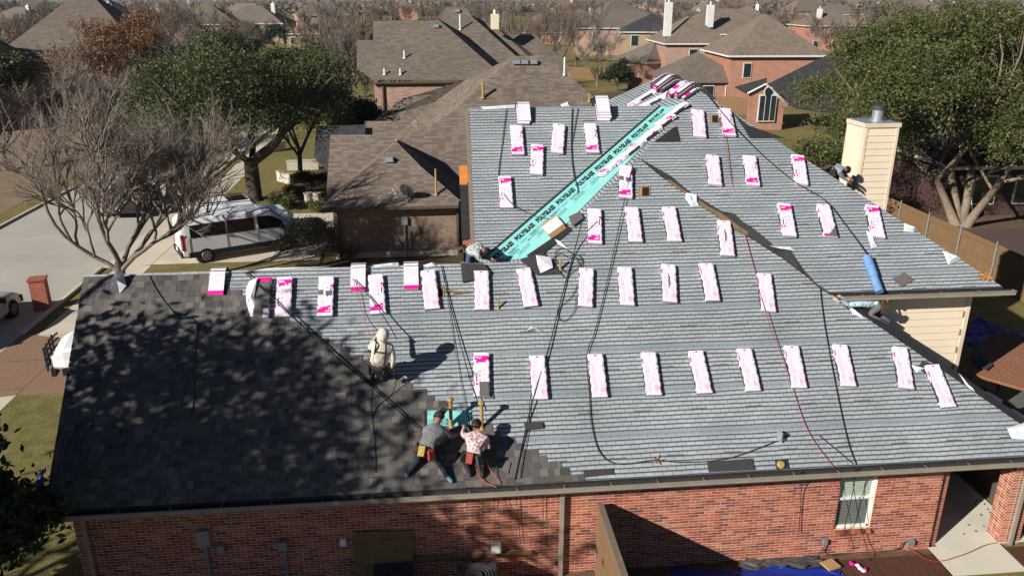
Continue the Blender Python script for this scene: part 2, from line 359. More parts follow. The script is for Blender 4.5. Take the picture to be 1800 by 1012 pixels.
flap(PC, [(845, 188), (905, 184), (905, 190), (850, 193)], curl=.05); flap(PC, [(985, 184), (1000, 180), (1003, 187), (988, 188)], curl=.12)
flap(PA, [(1485, 532), (1500, 545), (1520, 560), (1500, 552)], curl=.1); flap(PA, [(1685, 655), (1700, 680), (1715, 690), (1700, 676)], curl=.1)
flap(PA, [(775, 505), (780, 513), (845, 512), (800, 518)], curl=.04, m='ply')
flap(PB, [(1150, 249), (1184, 224), (1190, 222), (1196, 249)], curl=.02, m='felt'); flap(PB, [(1288, 198), (1300, 215), (1380, 243), (1318, 243), (1305, 222)], curl=.02, m='felt')
# holes cut for vents
for pl, (x0, y0, x1, y1) in ((PA, (1123, 329, 1142, 345)), (PB, (1247, 203, 1263, 216)), (PA, (768, 504, 780, 522))):
    hb = MB(); P = [pl.at(x0, y0, .004), pl.at(x1, y0, .004), pl.at(x1, y1, .004), pl.at(x0, y1, .004)]
    hb.poly(P[::-1], 0); e = (P[1] - P[0]) * .3
    hb.poly([P[0] + pl.n * .004, P[0] + e + pl.n * .004, P[3] + e + pl.n * .004, P[3] + pl.n * .004][::-1], 1)
    for i in range(4):
        a, b = P[i], P[(i + 1) % 4]; hb.box((a + b) / 2 + pl.n * .006, ((a - b).length, .02, .012), 1, rot=(b - a).to_track_quat('X', 'Z').to_matrix())
    hpart(hb, 'vent_hole', [flat('hole_dark_%d' % x0, (.008, .006, .005), .9), M['pine']])
# boards and felt beside the left gable edge of the upper roof
rk = MB()
for a, b in zip([PC.p(.97, 22.335), PC.p(.935, 20.4)], [PC.p(.935, 20.4), PC.p(.9, 18.4)]):
    rk.slab([a + Vector((-.10, 0, .0)), b + Vector((-.10, 0, .0)), b + Vector((-.005, 0, .01)), a + Vector((-.005, 0, .01))], .22)
hpart(rk, 'rake_board', [M['fencegrey']])
lean = Pl(0, .8332, PC.c - .35)
g = MB(); g.slab([lean.at(*p) for p in ((808, 318), (829, 318), (835, 416), (812, 420))][::-1], .05, 0); hpart(g, 'felt_panel', [M['felt']])
g = MB(); g.slab([lean.at(*p, h=.03) for p in ((807, 292), (829, 290), (829, 306), (821, 323), (808, 323))][::-1], .03, 0); hpart(g, 'plywood_panel', [M['plyor']])
g = MB(); g.slab([lean.at(*p, h=.05) for p in ((835, 385), (845, 385), (848, 420), (837, 424))][::-1], .02, 0); hpart(g, 'felt_panel', [M['felt']])
g = MB().box((.2, 18.9, 2.0), (.14, .14, 4.0)); hpart(g, 'porch_post', [M['white']])
g = MB().box((.62, 18.9, 2.0), (.14, .14, 4.0)); hpart(g, 'porch_post', [M['white']])
g = MB().box((.45, 18.9, 4.25), (1.3, .2, .25)); hpart(g, 'porch_beam', [M['fencewood']])

# walls
WN = 13.85
wallS = hpart(MB().box(((-7.3 + 8.43) / 2, WN + .11, 1.22), (15.73, .2, 2.44)).box(((9.25 + 10.75) / 2, WN + .11, 1.22), (1.5, .2, 2.44)).box((8.84, WN + .11, .345), (.82, .2, .69)).box((8.84, WN + .11, 2.32), (.82, .2, .24)), 'front_wall', [M['mortar']])
wallS['label'] = 'red brick wall with pale mortar under the gutter'
BW, BH, JT = .222, .069, .0125
BRC = [(.34, .095, .052), (.28, .072, .042), (.22, .058, .04), (.40, .135, .078), (.32, .098, .058), (.17, .05, .038), (.40, .165, .10), (.29, .078, .045), (.36, .105, .06)]
def brickmesh(L, name, c):
    mbb = MB(); b = .004; x, y, z = L / 2, .03, (BH - JT) / 2
    mbb.add([(-x, y, -z), (x, y, -z), (x, y, z), (-x, y, z), (-x, -y + b, -z), (x, -y + b, -z), (x, -y + b, z), (-x, -y + b, z), (-x + b, -y, -z + b), (x - b, -y, -z + b), (x - b, -y, z - b), (-x + b, -y, z - b)],
            [[0, 1, 5, 4], [1, 2, 6, 5], [2, 3, 7, 6], [3, 0, 4, 7], [4, 5, 9, 8], [5, 6, 10, 9], [6, 7, 11, 10], [7, 4, 8, 11], [8, 9, 10, 11]], 0, c)
    return mbb
BM = [brickmesh(BW - JT, 'brick', c).mesh('brick', [M['brick']], uv=False) for c in BRC]
rest = MB(); nb_ = 0
def free(e0, e1, z):
    return not (e1 > 8.43 and e0 < 9.25 and .60 < z < 2.25)
def laybricks(e_min, e_max, singles):
    global nb_
    for r in range(35):
        z = .035 + r * BH
        if z > 2.42: break
        e = e_min - (BW / 2 if r % 2 else 0)
        while e < e_max:
            e0 = max(e, e_min); e1 = min(e + BW, e_max); e += BW
            segs = [(e0, e1)]
            if .60 < z < 2.25:
                segs = []
                if e0 < 8.43: segs.append((e0, min(e1, 8.43)))
                if e1 > 9.25: segs.append((max(e0, 9.25), e1))
            for s0, s1 in segs:
                L = s1 - s0 - JT
                if L < .03: continue
                jx = rng.normal(0, .0015); jy = rng.normal(0, .0012); ci = int(rng.integers(0, len(BRC)))
                c = ((s0 + s1) / 2 + jx, WN + .0325 + jy, z)
                if singles and abs(L - (BW - JT)) < .005 and nb_ < 299 and 6.3 < s0 and z > .25:
                    o = child('brick', BM[ci], wallS); o.location = c; nb_ += 1; o.parent = wallS; o.matrix_parent_inverse = Matrix()
                else:
                    q = brickmesh(L, 'b', tuple(v * (1 + rng.normal(0, .08)) for v in BRC[ci])); rest.add([Vector(v) + Vector(c) for v in q.v], q.f, 0, None); rest.c[-len(q.f):] = q.c
laybricks(-7.3, 10.75, True)
# the porch pier and the return of the wall
def rowbricks(face_pts, z0, z1, horiz, org, out):
    pass
o = rest.obj('brickwork', [M['brick']], wallS, uv=False); tag(o, kind='stuff')
sill = MB()
for k in range(7): sill.box((8.43 + .06 + k * .117, WN - .02, .655), (.105, .14, .06), 0, col=BRC[k % 9])
hpart(sill, 'window_sill', [M['brick']], uv=False)
win = hpart(MB().box((8.84, WN + .10, 2.18), (.82, .05, .05)).box((8.84, WN + .10, .72), (.82, .05, .06)).box((8.455, WN + .10, 1.45), (.05, .05, 1.5)).box((9.225, WN + .10, 1.45), (.05, .05, 1.5)).box((8.84, WN + .08, 1.45), (.76, .05, .05)), 'window', [M['white']])
g = MB().box((8.84, WN + .125, 1.45), (.74, .006, 1.46)); o = g.obj('pane', [M['glass']], win)
for nm, m_, k0, k1 in (('blind', 'blind', 0, 19), ('insect_screen', 'screenblind', 19, 38)):
    bl = MB()
    for k in range(k0, k1): bl.box((8.84, WN + .112, 2.14 - k * .0385), (.73, .004, .034), 0, rot=Matrix.Rotation(R(14), 3, 'X'))
    bl.obj(nm, [M[m_]], win)
# porch pier with its own bricks
pier = hpart(MB().box((12.66, 14.06, 1.22), (.50, .40, 2.44)), 'porch_pier', [M['mortar']]); pb_ = MB()
for r in range(35):
    z = .035 + r * BH
    for k in range(3):
        for face in (0, 1):
            L = .21 if (k + r) % 2 == 0 else .10
            if face == 0:
                e0 = 12.405 + k * .17; q = brickmesh(.155, 'b', BRC[(r * 3 + k * 5) % 9]); mt = Matrix.Translation((e0 + .08, 13.886, z))
            else:
                q = brickmesh(.125, 'b', BRC[(r * 5 + k * 3) % 9]); mt = Matrix.Translation((12.436, 13.93 + k * .135, z)) @ Matrix.Rotation(R(-90), 4, 'Z')
            pb_.add([mt @ Vector(v) for v in q.v], q.f); pb_.c[-len(q.f):] = q.c
o = pb_.obj('brickwork', [M['brick']], pier, uv=False); tag(o, kind='stuff')
brickfar = brickmat('brick_wall_red', (.36, .10, .06), (.24, .06, .045), (.5, .44, .36))
hpart(MB().box((10.86, 15.3, 1.22), (.2, 2.7, 2.44)), 'side_wall', [brickfar]); hpart(MB().box((-7.2, 17.4, 1.2), (.2, 6.9, 2.4)), 'side_wall', [brickfar])
hpart(MB().poly([(-7.31, 13.86, 2.4), (-7.31, 17.47, 5.75), (-7.31, 21.0, 2.9), (-7.31, 20.9, 2.4)]), 'gable_wall', [brickfar])
hpart(MB().box((12.2, 16.62, 1.25), (2.6, .08, 2.5)), 'porch_wall', [mat('brown_stucco', (.10, .075, .06), .9)]); hpart(MB().box((13.5, 15.2, 1.25), (.1, 2.9, 2.5)), 'porch_wall', [bpy.data.materials['brown_stucco']])
hpart(MB().box((-3.2, 20.9, 1.2), (8.2, .2, 2.4)), 'rear_wall', [brickfar])
hpart(MB().box((1.12, 22.2, 2.6), (.2, 7.2, 5.2)), 'side_wall', [brickfar])
hpart(MB().poly([(1.1, 18.5, 5.1), (1.1, 22.3, 8.6), (1.1, 25.7, 5.8), (1.1, 25.7, 5.0)][::-1]), 'gable_wall', [brickfar])
hpart(MB().box((7.0, 31.0, 2.4), (12.0, .2, 4.8)), 'rear_wall', [brickfar])
# soffit, fascia, gutters
hpart(MB().box((2.75, 13.68, 2.40), (20.5, .30, .03)), 'soffit', [M['sidetrim']])
def gutter(e0, e1, n, z, name='gutter'):
    gm = MB(); wv, dv, th = .13, .10, .006
    gm.box(((e0 + e1) / 2, n + .012, z - dv / 2), (e1 - e0, .012, dv), 1); gm.box(((e0 + e1) / 2, n - wv / 2, z - dv), (e1 - e0, wv, .008), 1)
    gm.box(((e0 + e1) / 2, n - wv, z - dv / 2 + .006), (e1 - e0, .008, dv + .004), 0); gm.box(((e0 + e1) / 2, n - wv - .006, z + .004), (e1 - e0, .035, .022), 0)
    gm.box((e0, n - wv / 2, z - dv / 2), (.006, wv, dv), 0); gm.box((e1, n - wv / 2, z - dv / 2), (.006, wv, dv), 0)
    ob = hpart(gm, name, [M['gutter'], M['gutin']])
    k = e0 + .5
    while k < e1 - .2:
        h = MB().box((k, n - wv / 2, z + .004), (.022, wv, .006)); h.obj('hanger', [M['metal']], ob); k += .95
    return ob
gutter(-7.65, 13.1, 13.455, 2.50); gutter(9.15, 13.35, 16.29, 5.25)
def downspout(px, py0, n, z1=2.4):
    p = atn(px, py0, n); d = MB().box((p.x, n - .05, z1 / 2), (.085, .065, z1 - .1)).box((p.x, n - .12, z1 - .02), (.085, .2, .07))
    hpart(d, 'downspout', [M['gutter']])
downspout(988, 860, 13.83); downspout(147, 910, 13.83); downspout(1793, 870, 13.83)
# upper siding wall
SW = 16.72
wl = hpart(MB().box((10.9, SW + .08, 2.5), (3.5, .12, 5.0)).box((12.62, 24.0, 2.5), (.12, 14.5, 5.0)), 'siding_wall', [M['siding']])
for k in range(16):
    zz = 4.85 - k * .185
    if zz < 2.0: break
    s = MB().box((10.85, SW + .012, zz), (3.42, .016, .19), 0, rot=Matrix.Rotation(R(-5.5), 3, 'X')); s.obj('siding_board', [M['siding']], wl)
MB().box((12.65, SW - .005, 3.6), (.10, .05, 2.8)).obj('corner_trim', [M['sidetrim']], wl)
hpart(MB().box((11.1, 16.5, 5.10), (4.0, .36, .03)).box((11.1, 16.33, 5.17), (4.0, .03, .2)), 'soffit', [M['sidetrim']])
for k in range(5):
    MB().box((12.59, SW - .015, 2.6 + k * .47), (.06, .012, .16)).obj('patch', [M['fencegrey']], wl)
# chimney
cA = atn(1522, 222, 21.0); cB = atn(1582, 215, 21.0); r_ = ray(1492, 208); tt = cA.x / r_[0]; depth = min(max(r_[1] * tt - 21.0, .8), 1.8)
ztop = (cA.z + cB.z) / 2; ch = thing('chimney', 'x', 'x'); del ch['label'], ch['category']
ch.parent = house; ch.matrix_parent_inverse = HI; ch.name = 'chimney'
cw = cB.x - cA.x; cx0 = cA.x
MB().box((cx0 + cw / 2, 21 + depth / 2, ztop / 2 + 2.4), (cw - .03, depth - .03, ztop - 4.8)).obj('core', [M['siding']], ch)
k = 0; zz = ztop - .22
while zz > 5.0:
    MB().box((cx0 + cw / 2, 21.0 - .004, zz), (cw - .12, .016, .188), 0, rot=Matrix.Rotation(R(-5.5), 3, 'X')).obj('siding_board', [M['siding']], ch)
    MB().box((cx0 - .004, 21 + depth / 2, zz), (.016, depth - .12, .188), 0, rot=Matrix.Rotation(R(5.5), 3, 'Y')).obj('siding_board', [M['siding']], ch); zz -= .182
for (ex, ny) in ((cx0 + .035, 21 - .012), (cx0 + cw - .035, 21 - .012)): MB().box((ex, ny, ztop / 2 + 2.4), (.075, .03, ztop - 4.9)).obj('corner_trim', [M['sidetrim']], ch)
for ny in (21.035, 21 + depth - .035): MB().box((cx0 - .012, ny, ztop / 2 + 2.4), (.03, .075, ztop - 4.9)).obj('corner_trim', [M['sidetrim']], ch)
MB().box((cx0 + cw / 2, 21 + depth / 2, ztop - .03), (cw + .08, depth + .08, .11)).obj('cap', [M['sidetrim']], ch)
MB().box((cx0 + cw / 2, 21 + depth / 2, ztop + .03), (cw + .02, depth + .02, .012)).obj('cap_flashing', [M['metal']], ch)
fc = Vector((cx0 + cw * .56, 21 + depth * .45, ztop + .03))
fl = MB().tube([fc, fc + Vector((0, 0, .33))], .15, 18).tube([fc + Vector((0, 0, 0)), fc + Vector((0, 0, .03))], .2, 18).obj('flue', [M['metal']], ch, smooth=False)
MB().tube([fc + Vector((0, 0, .31)), fc + Vector((0, 0, .42))], .175, 18).obj('rain_cap', [M['darkmetal']], fl)

# ---- new shingles, one by one, on the left of the front slope
TH = math.atan(.8332); CT, ST_ = math.cos(TH), math.sin(TH)
SCOL = [(.112, .102, .091), (.094, .087, .08), (.132, .119, .104), (.08, .075, .072), (.104, .098, .093), (.155, .138, .12)]
def shinglemesh(L, seed):
    rr = random.Random(seed); s = MB()
    c = SCOL[rr.randrange(6)]
    s.box((L / 2, .075, .0015), (L - .003, .15, .004), col=tuple(v * .8 for v in c))
    x = 0
    while x < L - .03:
        wd = min(rr.uniform(.11, .21), L - x); cc = SCOL[rr.randrange(6)]
        if rr.random() < .72: s.box((x + wd / 2, .073, .006), (wd - .004, .144, .006), col=cc)
        else: s.box((x + wd / 2, .09, .004), (wd - .004, .11, .002), col=tuple(v * .75 for v in cc))
        x += wd
    return s.mesh('shingle', [M['shingle']], uv=False)
SHM = [shinglemesh(1.0, i) for i in range(14)]
eb = PA.at(1025, 838).x; et = PA.at(372, 484).x; SL = (17.47 - 13.468) / CT; EXPO = .1425; nco = int(SL / EXPO); cnt = 0
tilt = Matrix(((1, 0, 0, 0), (0, CT, -ST_, 0), (0, ST_, CT, 0), (0, 0, 0, 1))) @ Matrix.Rotation(R(-1.2), 4, 'X')
for i in range(nco):
    v = i * EXPO - .01; t = i / (nco - 1); right = eb + (et - eb) * t + (-.03 if i % 2 else .03); left = -7.56 + (-.24) * t
    n = 13.468 + v * CT; z = 2.565 + v * ST_; e = right
    while e > left + .02:
        L = min(1.0, e - left); o = child('shingle', SHM[rng.integers(0, 14)], roofA)
        o.matrix_local = Matrix.Translation((e - L, n - ST_ * .006, z + CT * .006 + .004)) @ tilt @ Matrix.Diagonal((L, 1, 1, 1)); e -= L; cnt += 1
print('shingles', cnt)
# ------------------------------------------------------------------ shingle bundles
BMATS = [M['pink'], M['magenta'], M['ink'], M['pinkgrey'], M['asph'], M['asphgrey'], M['white']]
NX, NY = 14, 40; BWD, BLN, BTH = .335, 1.0, .085
def bundlemesh(kind, seed):
    # one wrapped bundle: x across, y along, z up; film printed on the top face cell by cell
    rr = random.Random(seed); g = np.zeros((NY, NX), int)
    nr = np.random.default_rng(seed)
    def rect(y0, y1, x0, x1, m, p=1.0):
        for j in range(max(0, int(y0)), min(NY, int(y1))):
            for i in range(max(0, int(x0)), min(NX, int(x1))):
                if nr.random() < p: g[j, i] = m
    if kind in ('front', 'torn_front', 'half'):
        rect(3, 7, 0, 12, 1); rect(4, 6, 7, 11, 6, .6); rect(7, 9, 3, 12, 1, .85); rect(9, 10, 9, 12, 1)
        for k in range(3): rect(19 + k * 4, 20 + k * 4, 8, 9, 2)
        rect(21, 28, 11, 12, 2, .8); rect(29, 31, 11, 13, 1); rect(27, 31, 13, 14, 1); [rect(j, j + 1, 3, 6, 3) for j in range(14, 25, 4)]; rect(12, 13, 3, 5, 3)
    elif kind in ('flip', 'torn_flip'):
        rect(33, 37, 1, 14, 1); rect(34, 36, 2, 7, 6, .6); rect(31, 33, 2, 11, 1, .85); rect(30, 31, 2, 4, 1)
        for k in range(3): rect(14 + k * 4, 15 + k * 4, 5, 6, 2)
        rect(13, 20, 2, 3, 2, .8); rect(10, 12, 2, 4, 1); rect(9, 13, 0, 1, 1); [rect(j, j + 1, 8, 11, 3) for j in range(15, 26, 4)]
    else:
        rect(29, 34, 0, 1, 1); [rect(3, 27, q, q + 1, 3, .75) for q in (2, 4)]; [rect(j, j + 1, 8, 12, 3, .85) for j in range(2, 15, 2)]; rect(4, 8, 8, 12, 3); rect(2, 8, 13, 14, 1)
        rect(28, 29, 12, 13, 2); rect(24, 25, 12, 13, 2); rect(38, 39, 6, 8, 2, .8); rect(28, 30, 3, 4, 3)
    if kind == 'torn_front': rect(21, 26, 0, 5, 5); rect(20, 25, 7, 13, 5)
    if kind == 'torn_flip': rect(0, 13, 5, 14, 5, 1); 
    if kind == 'torn_back':
        for j in range(14, 30): rect(j, j + 1, 6, 6 + max(1, int(3 * math.sin((j - 13) / 17 * math.pi))), 5)
    if kind == 'corner':
        rect(3, 7, 0, 12, 0); rect(0, 3, 0, 9, 1)
        for j in range(0, 13): rect(j, j + 1, 4 + j * .8, 14, 5)
    if kind == 'open': 
        rect(0, 40, 0, 14, 5); rect(36, 40, 0, 14, 1); rect(0, 9, 9, 14, 0)
    s = MB(); zz = lambda i, j: BTH + .0022 * math.sin(i * .9 + seed) * math.sin(j * .35 + seed * 2) + nr.normal(0, .0004)
    vs = [(BWD * (i / NX - .5) + .004 * math.sin(j * .8 + seed), BLN * (j / NY - .5), zz(i, j) - (.012 if i in (0, NX) else 0)) for j in range(NY + 1) for i in range(NX + 1)]
    for j in range(NY):
        for i in range(NX):
            a = j * (NX + 1) + i; s.f.append([a, a + 1, a + NX + 2, a + NX + 1]); s.m.append(int(g[j, i])); s.c.append(None)
    s.v = vs
    # film on the sides, open in the middle of the left side and part of the right
    W = NX + 1
    def side(idx, mi):
        for a, b, m in zip(idx[:-1], idx[1:], mi):
            va, vb = vs[a], vs[b]; s.add([va, (va[0] * .985, va[1] * .985, .0), (vb[0] * .985, vb[1] * .985, .0), vb], [[0, 1, 2, 3]], m)
    opn = [(4 if 4 < j < 24 else 0) for j in range(NY)] if kind not in ('front', 'flip') else [(4 if 12 < j < 28 else 0) for j in range(NY)]
    side([j * W for j in range(NY + 1)], opn); side([(NY - j) * W + NX for j in range(NY + 1)], [4 if 5 < j < 22 else 0 for j in range(NY)])
    side([i for i in range(W)][::-1], [0] * NX); side([NY * W + i for i in range(W)], [0] * NX)
    s.add([(-BWD / 2, -BLN / 2, 0), (BWD / 2, -BLN / 2, 0), (BWD / 2, BLN / 2, 0), (-BWD / 2, BLN / 2, 0)], [[3, 2, 1, 0]], 4)
    return s.mesh("wrapper", BMATS, smooth=True, uv=False)
STK = MB()
for k in range(5): STK.box((-.004 + .004 * ((k * 7) % 3), .003 * ((k * 5) % 3), .008 + k * .0155), (BWD - .012, BLN - .02, .0145))
STKM = STK.mesh('shingle_stack', [M['asph']], uv=False)
_bc = {}
def bmesh_for(kind, v):
    key = (kind, v)
    if key not in _bc: _bc[key] = bundlemesh(kind, v * 7 + hash(kind) % 5 if False else v * 7 + len(kind))
    return _bc[key]
def frame(o, y, n):
    y = y - n * y.dot(n); y.normalize(); x = y.cross(n); m = Matrix((x, y, n)).transposed().to_4x4(); m.translation = o; return m
ORD = ['first', 'second', 'third', 'fourth', 'fifth', 'sixth', 'seventh', 'eighth', 'ninth', 'tenth', 'eleventh', 'twelfth', 'thirteenth', 'fourteenth', 'fifteenth', 'sixteenth']
_bn = [0]
def bundle(pl, top, bot, kind, label, yscale=1.0, h=.012):
    a, b = pl.at(*top, h=h + BTH * .8), pl.at(*bot, h=h + BTH * .8); c = (a + b) / 2 - pl.n * (BTH * .8)
    t = thing('shingle_bundle', label, 'shingle bundle', group='pink wrapped shingle bundles laid out on the roof')
    m = frame(c, a - b, pl.n); t.matrix_world = m @ Matrix.Diagonal((1, yscale, 1, 1))
    child('wrapper', bmesh_for(kind, _bn[0] % 5), t); child('shingle_stack', STKM, t); _bn[0] += 1
    return t
def brow(pl, items, where):
    for i, it in enumerate(items):
        top, bot, kind = it[:3]; extra = it[3] if len(it) > 3 else ''
        d = {'front': 'pink bundle, magenta lower end', 'flip': 'pink bundle, magenta upper end', 'back': 'pale pink shingle bundle', 'torn_front': 'torn pink bundle', 'torn_back': 'pale pink bundle with slit film', 'corner': 'pink bundle with torn corner', 'torn_flip': 'torn pink bundle half bare', 'open': 'opened pink bundle'}[kind]
        bundle(pl, top, bot, kind, '%s, %s from left in %s%s' % (d, ORD[i], where, extra))
brow(PA, [((846, 621), (847, 695), 'torn_flip'), ((944, 627), (950, 699), 'back'), ((1046, 622), (1055, 698), 'back'), ((1140, 620), (1150, 693), 'back'), ((1223, 617), (1239, 690), 'back'), ((1308, 613), (1325, 686), 'back'), ((1391, 608), (1406, 681), 'back'), ((1476, 603), (1493, 681), 'back'), ((1582, 610), (1594, 682), 'back'), ((1638, 640), (1669, 716), 'back')], 'the lowest row')
brow(PA, [((464, 490), (458, 556), 'open'), ((501, 488), (497, 555), 'flip'), ((574, 486), (571, 555), 'torn_front'), ((660, 483), (665, 551), 'front'), ((752, 476), (760, 542), 'back'), ((846, 478), (848, 542), 'back'), ((920, 472), (934, 538), 'back'), ((1031, 472), (1029, 538), 'back'), ((1098, 469), (1103, 537), 'back'), ((1175, 465), (1178, 530), 'torn_back'), ((1241, 462), (1254, 529), 'back'), ((1343, 480), (1352, 548), 'back')], 'the ridge row')
brow(PA, [((1045, 366), (1046, 429), 'front'), ((1110, 363), (1118, 426), 'back'), ((1175, 362), (1187, 426), 'back'), ((1272, 387), (1280, 450), 'torn_back')], 'the row by the box')
bundle(PA, (1100, 290), (1100, 349), 'torn_front', 'torn pink shingle bundle lying beside the top of the black felt step')
brow(PB, [((1226, 190), (1231, 244), 'back'), ((1273, 188), (1284, 242), 'front')], 'the pair below the peak')
brow(PB, [((1252, 270), (1258, 328), 'back'), ((1317, 271), (1325, 329), 'front'), ((1402, 270), (1410, 327), 'flip')], 'the upper right trio')
brow(PB, [((1378, 356), (1389, 417), 'flip'), ((1446, 357), (1462, 418), 'corner'), ((1532, 359), (1545, 419), 'flip')], 'the trio above the roll')
brow(PC, [((907, 219), (911, 273), 'front'), ((945, 253), (943, 308), 'flip'), ((983, 217), (979, 270), 'back'), ((1037, 217), (1043, 269), 'front')], 'the group beside the teal')
bundle(PC, (887, 309), (891, 366), 'flip', 'lone pink shingle bundle nearest the left gable edge, magenta band on top')
# bundles bent over a ridge
def draped(loc, xdir, cross, label, n=1, span=1.0, half=.5, down=.8, width=.33, kind=0, lean=0.0):
    # loc on the ridge; cross = horizontal direction down one side; the bundle follows both slopes
    t = thing('shingle_bundle', label, 'shingle bundle', group='pink wrapped shingle bundles bent over the ridges'); t.location = loc
    up = Vector((0, 0, 1))
    for k in range(n):
        s = MB(); K = 12; prof = []
        for i in range(K + 1):
            u = (i / K - .5) * span + half * span; 
            zz = -abs(u) * down if abs(u) > .14 else -(.14 * down) * (.5 + .5 * (u / .14) ** 2)
            prof.append(cross * (u * .82) + up * (zz + .05 + k * .075))
        for i in range(K):
            a, b = prof[i], prof[i + 1]; x = xdir * (width / 2); off = xdir * (.02 * ((k * 5) % 3 - 1)); nn = (b - a).normalized().cross(xdir); nn = nn if nn.z > 0 else -nn; th = nn * .066
            m = 1 if (kind and (i in (1, 2) or (i == K - 1))) else 0
            p = [a - x + off, a + x + off, b + x + off, b - x + off]; q = [v + th for v in p]
            s.poly(q if (q[1] - q[0]).cross(q[2] - q[1]).z > 0 else q[::-1], m)
            s.poly([p[0], q[0], q[3], p[3]], 4); s.poly([p[1], p[2], q[2], q[1]], 4)
            if i == 0: s.poly([p[0], p[1], q[1], q[0]], 0)
            if i == K - 1: s.poly([p[3], q[3], q[2], p[2]], 0)
        s.obj('wrapper', BMATS, t, uv=False)
    return t
NX_ = Vector((1, 0, 0)); SO = Vector((0, -1, 0)); WE = Vector((-1, 0, 0)); NO = Vector((0, 1, 0))
ridA = lambda px: PA.at(px, 466, .02)
def onridge(px, py, n, z): 
    r = ray(px, py); t = n / r[1]; return Vector((r[0] * t, n, z))
draped(onridge(387, 474, 17.47, 5.92), NX_, SO, 'crumpled pink shingle bundle bent over the ridge at the end of the new shingles', kind=1, half=.1)
draped(onridge(632, 466, 17.47, 5.92), NX_, SO, 'pink shingle bundle bent over the ridge above the white hooded worker', kind=1, half=.12)
draped(onridge(724, 463, 17.47, 5.92), NX_, SO, 'pink shingle bundle bent over the ridge between hooded worker and bending worker', kind=1, half=.12)
draped(onridge(918, 186, 22.335, 8.82), NX_, SO, 'two pink shingle bundles stacked over the far left ridge', n=2, kind=0, half=.1)
draped(onridge(1057, 184, 22.335, 8.82), NX_, SO, 'four pink shingle bundles stacked over the ridge left of the teal strip', n=4, kind=0, half=.04, width=.36)
HW = ['nearest', 'second nearest', 'third nearest', 'fourth nearest', 'fourth farthest', 'third farthest', 'second farthest', 'farthest']
for k in range(8):
    n_ = 21.9 + k * .47
    ja_ = rng.normal(0, .22); draped(Vector((7.315, n_ + rng.normal(0, .12), 9.25 + .03 * (k % 3))), Vector((math.sin(ja_), math.cos(ja_), 0)), (Vector((-math.cos(ja_), math.sin(ja_), 0))) * (1 if k % 3 else -1), 'pink bundle bent over the topmost ridge, %s of eight' % HW[k], n=1 + (k % 2), kind=1, half=.08 * (k % 3), down=.6, width=.3)
for k, (a, b) in enumerate((((1052, 308), (1104, 266)), ((1082, 284), (1120, 254)), ((1112, 258), (1154, 226)), ((1134, 238), (1180, 204)), ((1158, 216), (1200, 184)))):
    lab = ['lowest', 'second lowest', 'middle', 'second highest', 'highest'][k]
    bundle(PW, b, a, ['front', 'back', 'front', 'flip', 'back'][k], 'narrow looking pink shingle bundle lying along the teal strip, %s of five' % lab, h=.03)
bundle(PW, (1150, 158), (1106, 184), 'back', 'pink shingle bundle behind the left ridge, left one of two'); bundle(PW, (1165, 168), (1128, 186), 'back', 'pink shingle bundle behind the left ridge, right one of two')
# opened wrapper with loose shingles
ow = thing('shingle_bundle', 'opened bundle of black shingles with crumpled pink film below the teal strip', 'shingle bundle')
s = MB(); P = [PA.at(*p, h=.06) for p in ((915, 455), (955, 443), (985, 478), (945, 480))]; s.slab(P[::-1] if False else P, .05); s.obj('shingle_stack', [M['asph']], ow)
s = MB(); P = [PA.at(*p, h=hh) for p, hh in (((942, 448), .14), ((968, 452), .10), ((972, 470), .12), ((950, 480), .06), ((945, 466), .15))]; c = sum(P, Vector()) / 5 + PA.n * .05
for i in range(5): s.poly([P[i], P[(i + 1) % 5], c])
s.obj('wrapper', [M['pink']], ow)
fw = thing('bundle_film', 'loose pale pink film blown open beside the leftmost opened bundle', 'wrapper'); s = MB()
P = [PA.at(*p, h=hh) for p, hh in (((433, 530), .03), ((432, 508), .12), ((438, 494), .10), ((452, 488), .16), ((447, 520), .12), ((452, 556), .05), ((440, 556), .03))]; c = sum(P, Vector()) / 7 + PA.n * .07
for i in range(7): s.poly([P[i], P[(i + 1) % 7], c])
s.obj('film', [M['pink']], fw)
bk = thing('bundle_film', 'dark crumpled bag with red print on the ridge over the new shingles', 'wrapper'); s = MB()
P = [PA.at(*p, h=hh) for p, hh in (((193, 512), .03), ((196, 490), .1), ((206, 476), .2), ((217, 478), .18), ((222, 502), .06), ((210, 516), .02))]; c = sum(P, Vector()) / 6 + PA.n * .06
for i in range(6): s.poly([P[i], P[(i + 1) % 6], c], 1 if i in (4,) else 0)
s.obj('film', [mat('dark_bag', (.10, .10, .12), .3, (.03, .03, .04), 9.0, bmp=.02), M['paper']], bk)

# ------------------------------------------------------------------ teal self-adhesive strip in the valley
tp = thing('valley_membrane', 'teal printed membrane strip running up the roof valley', 'membrane')
V0 = PC.at(868, 452); V1 = PC.at(1206, 186); VD = V1 - V0
def ct(px, py, h=.014): return PC.at(px, py, h)
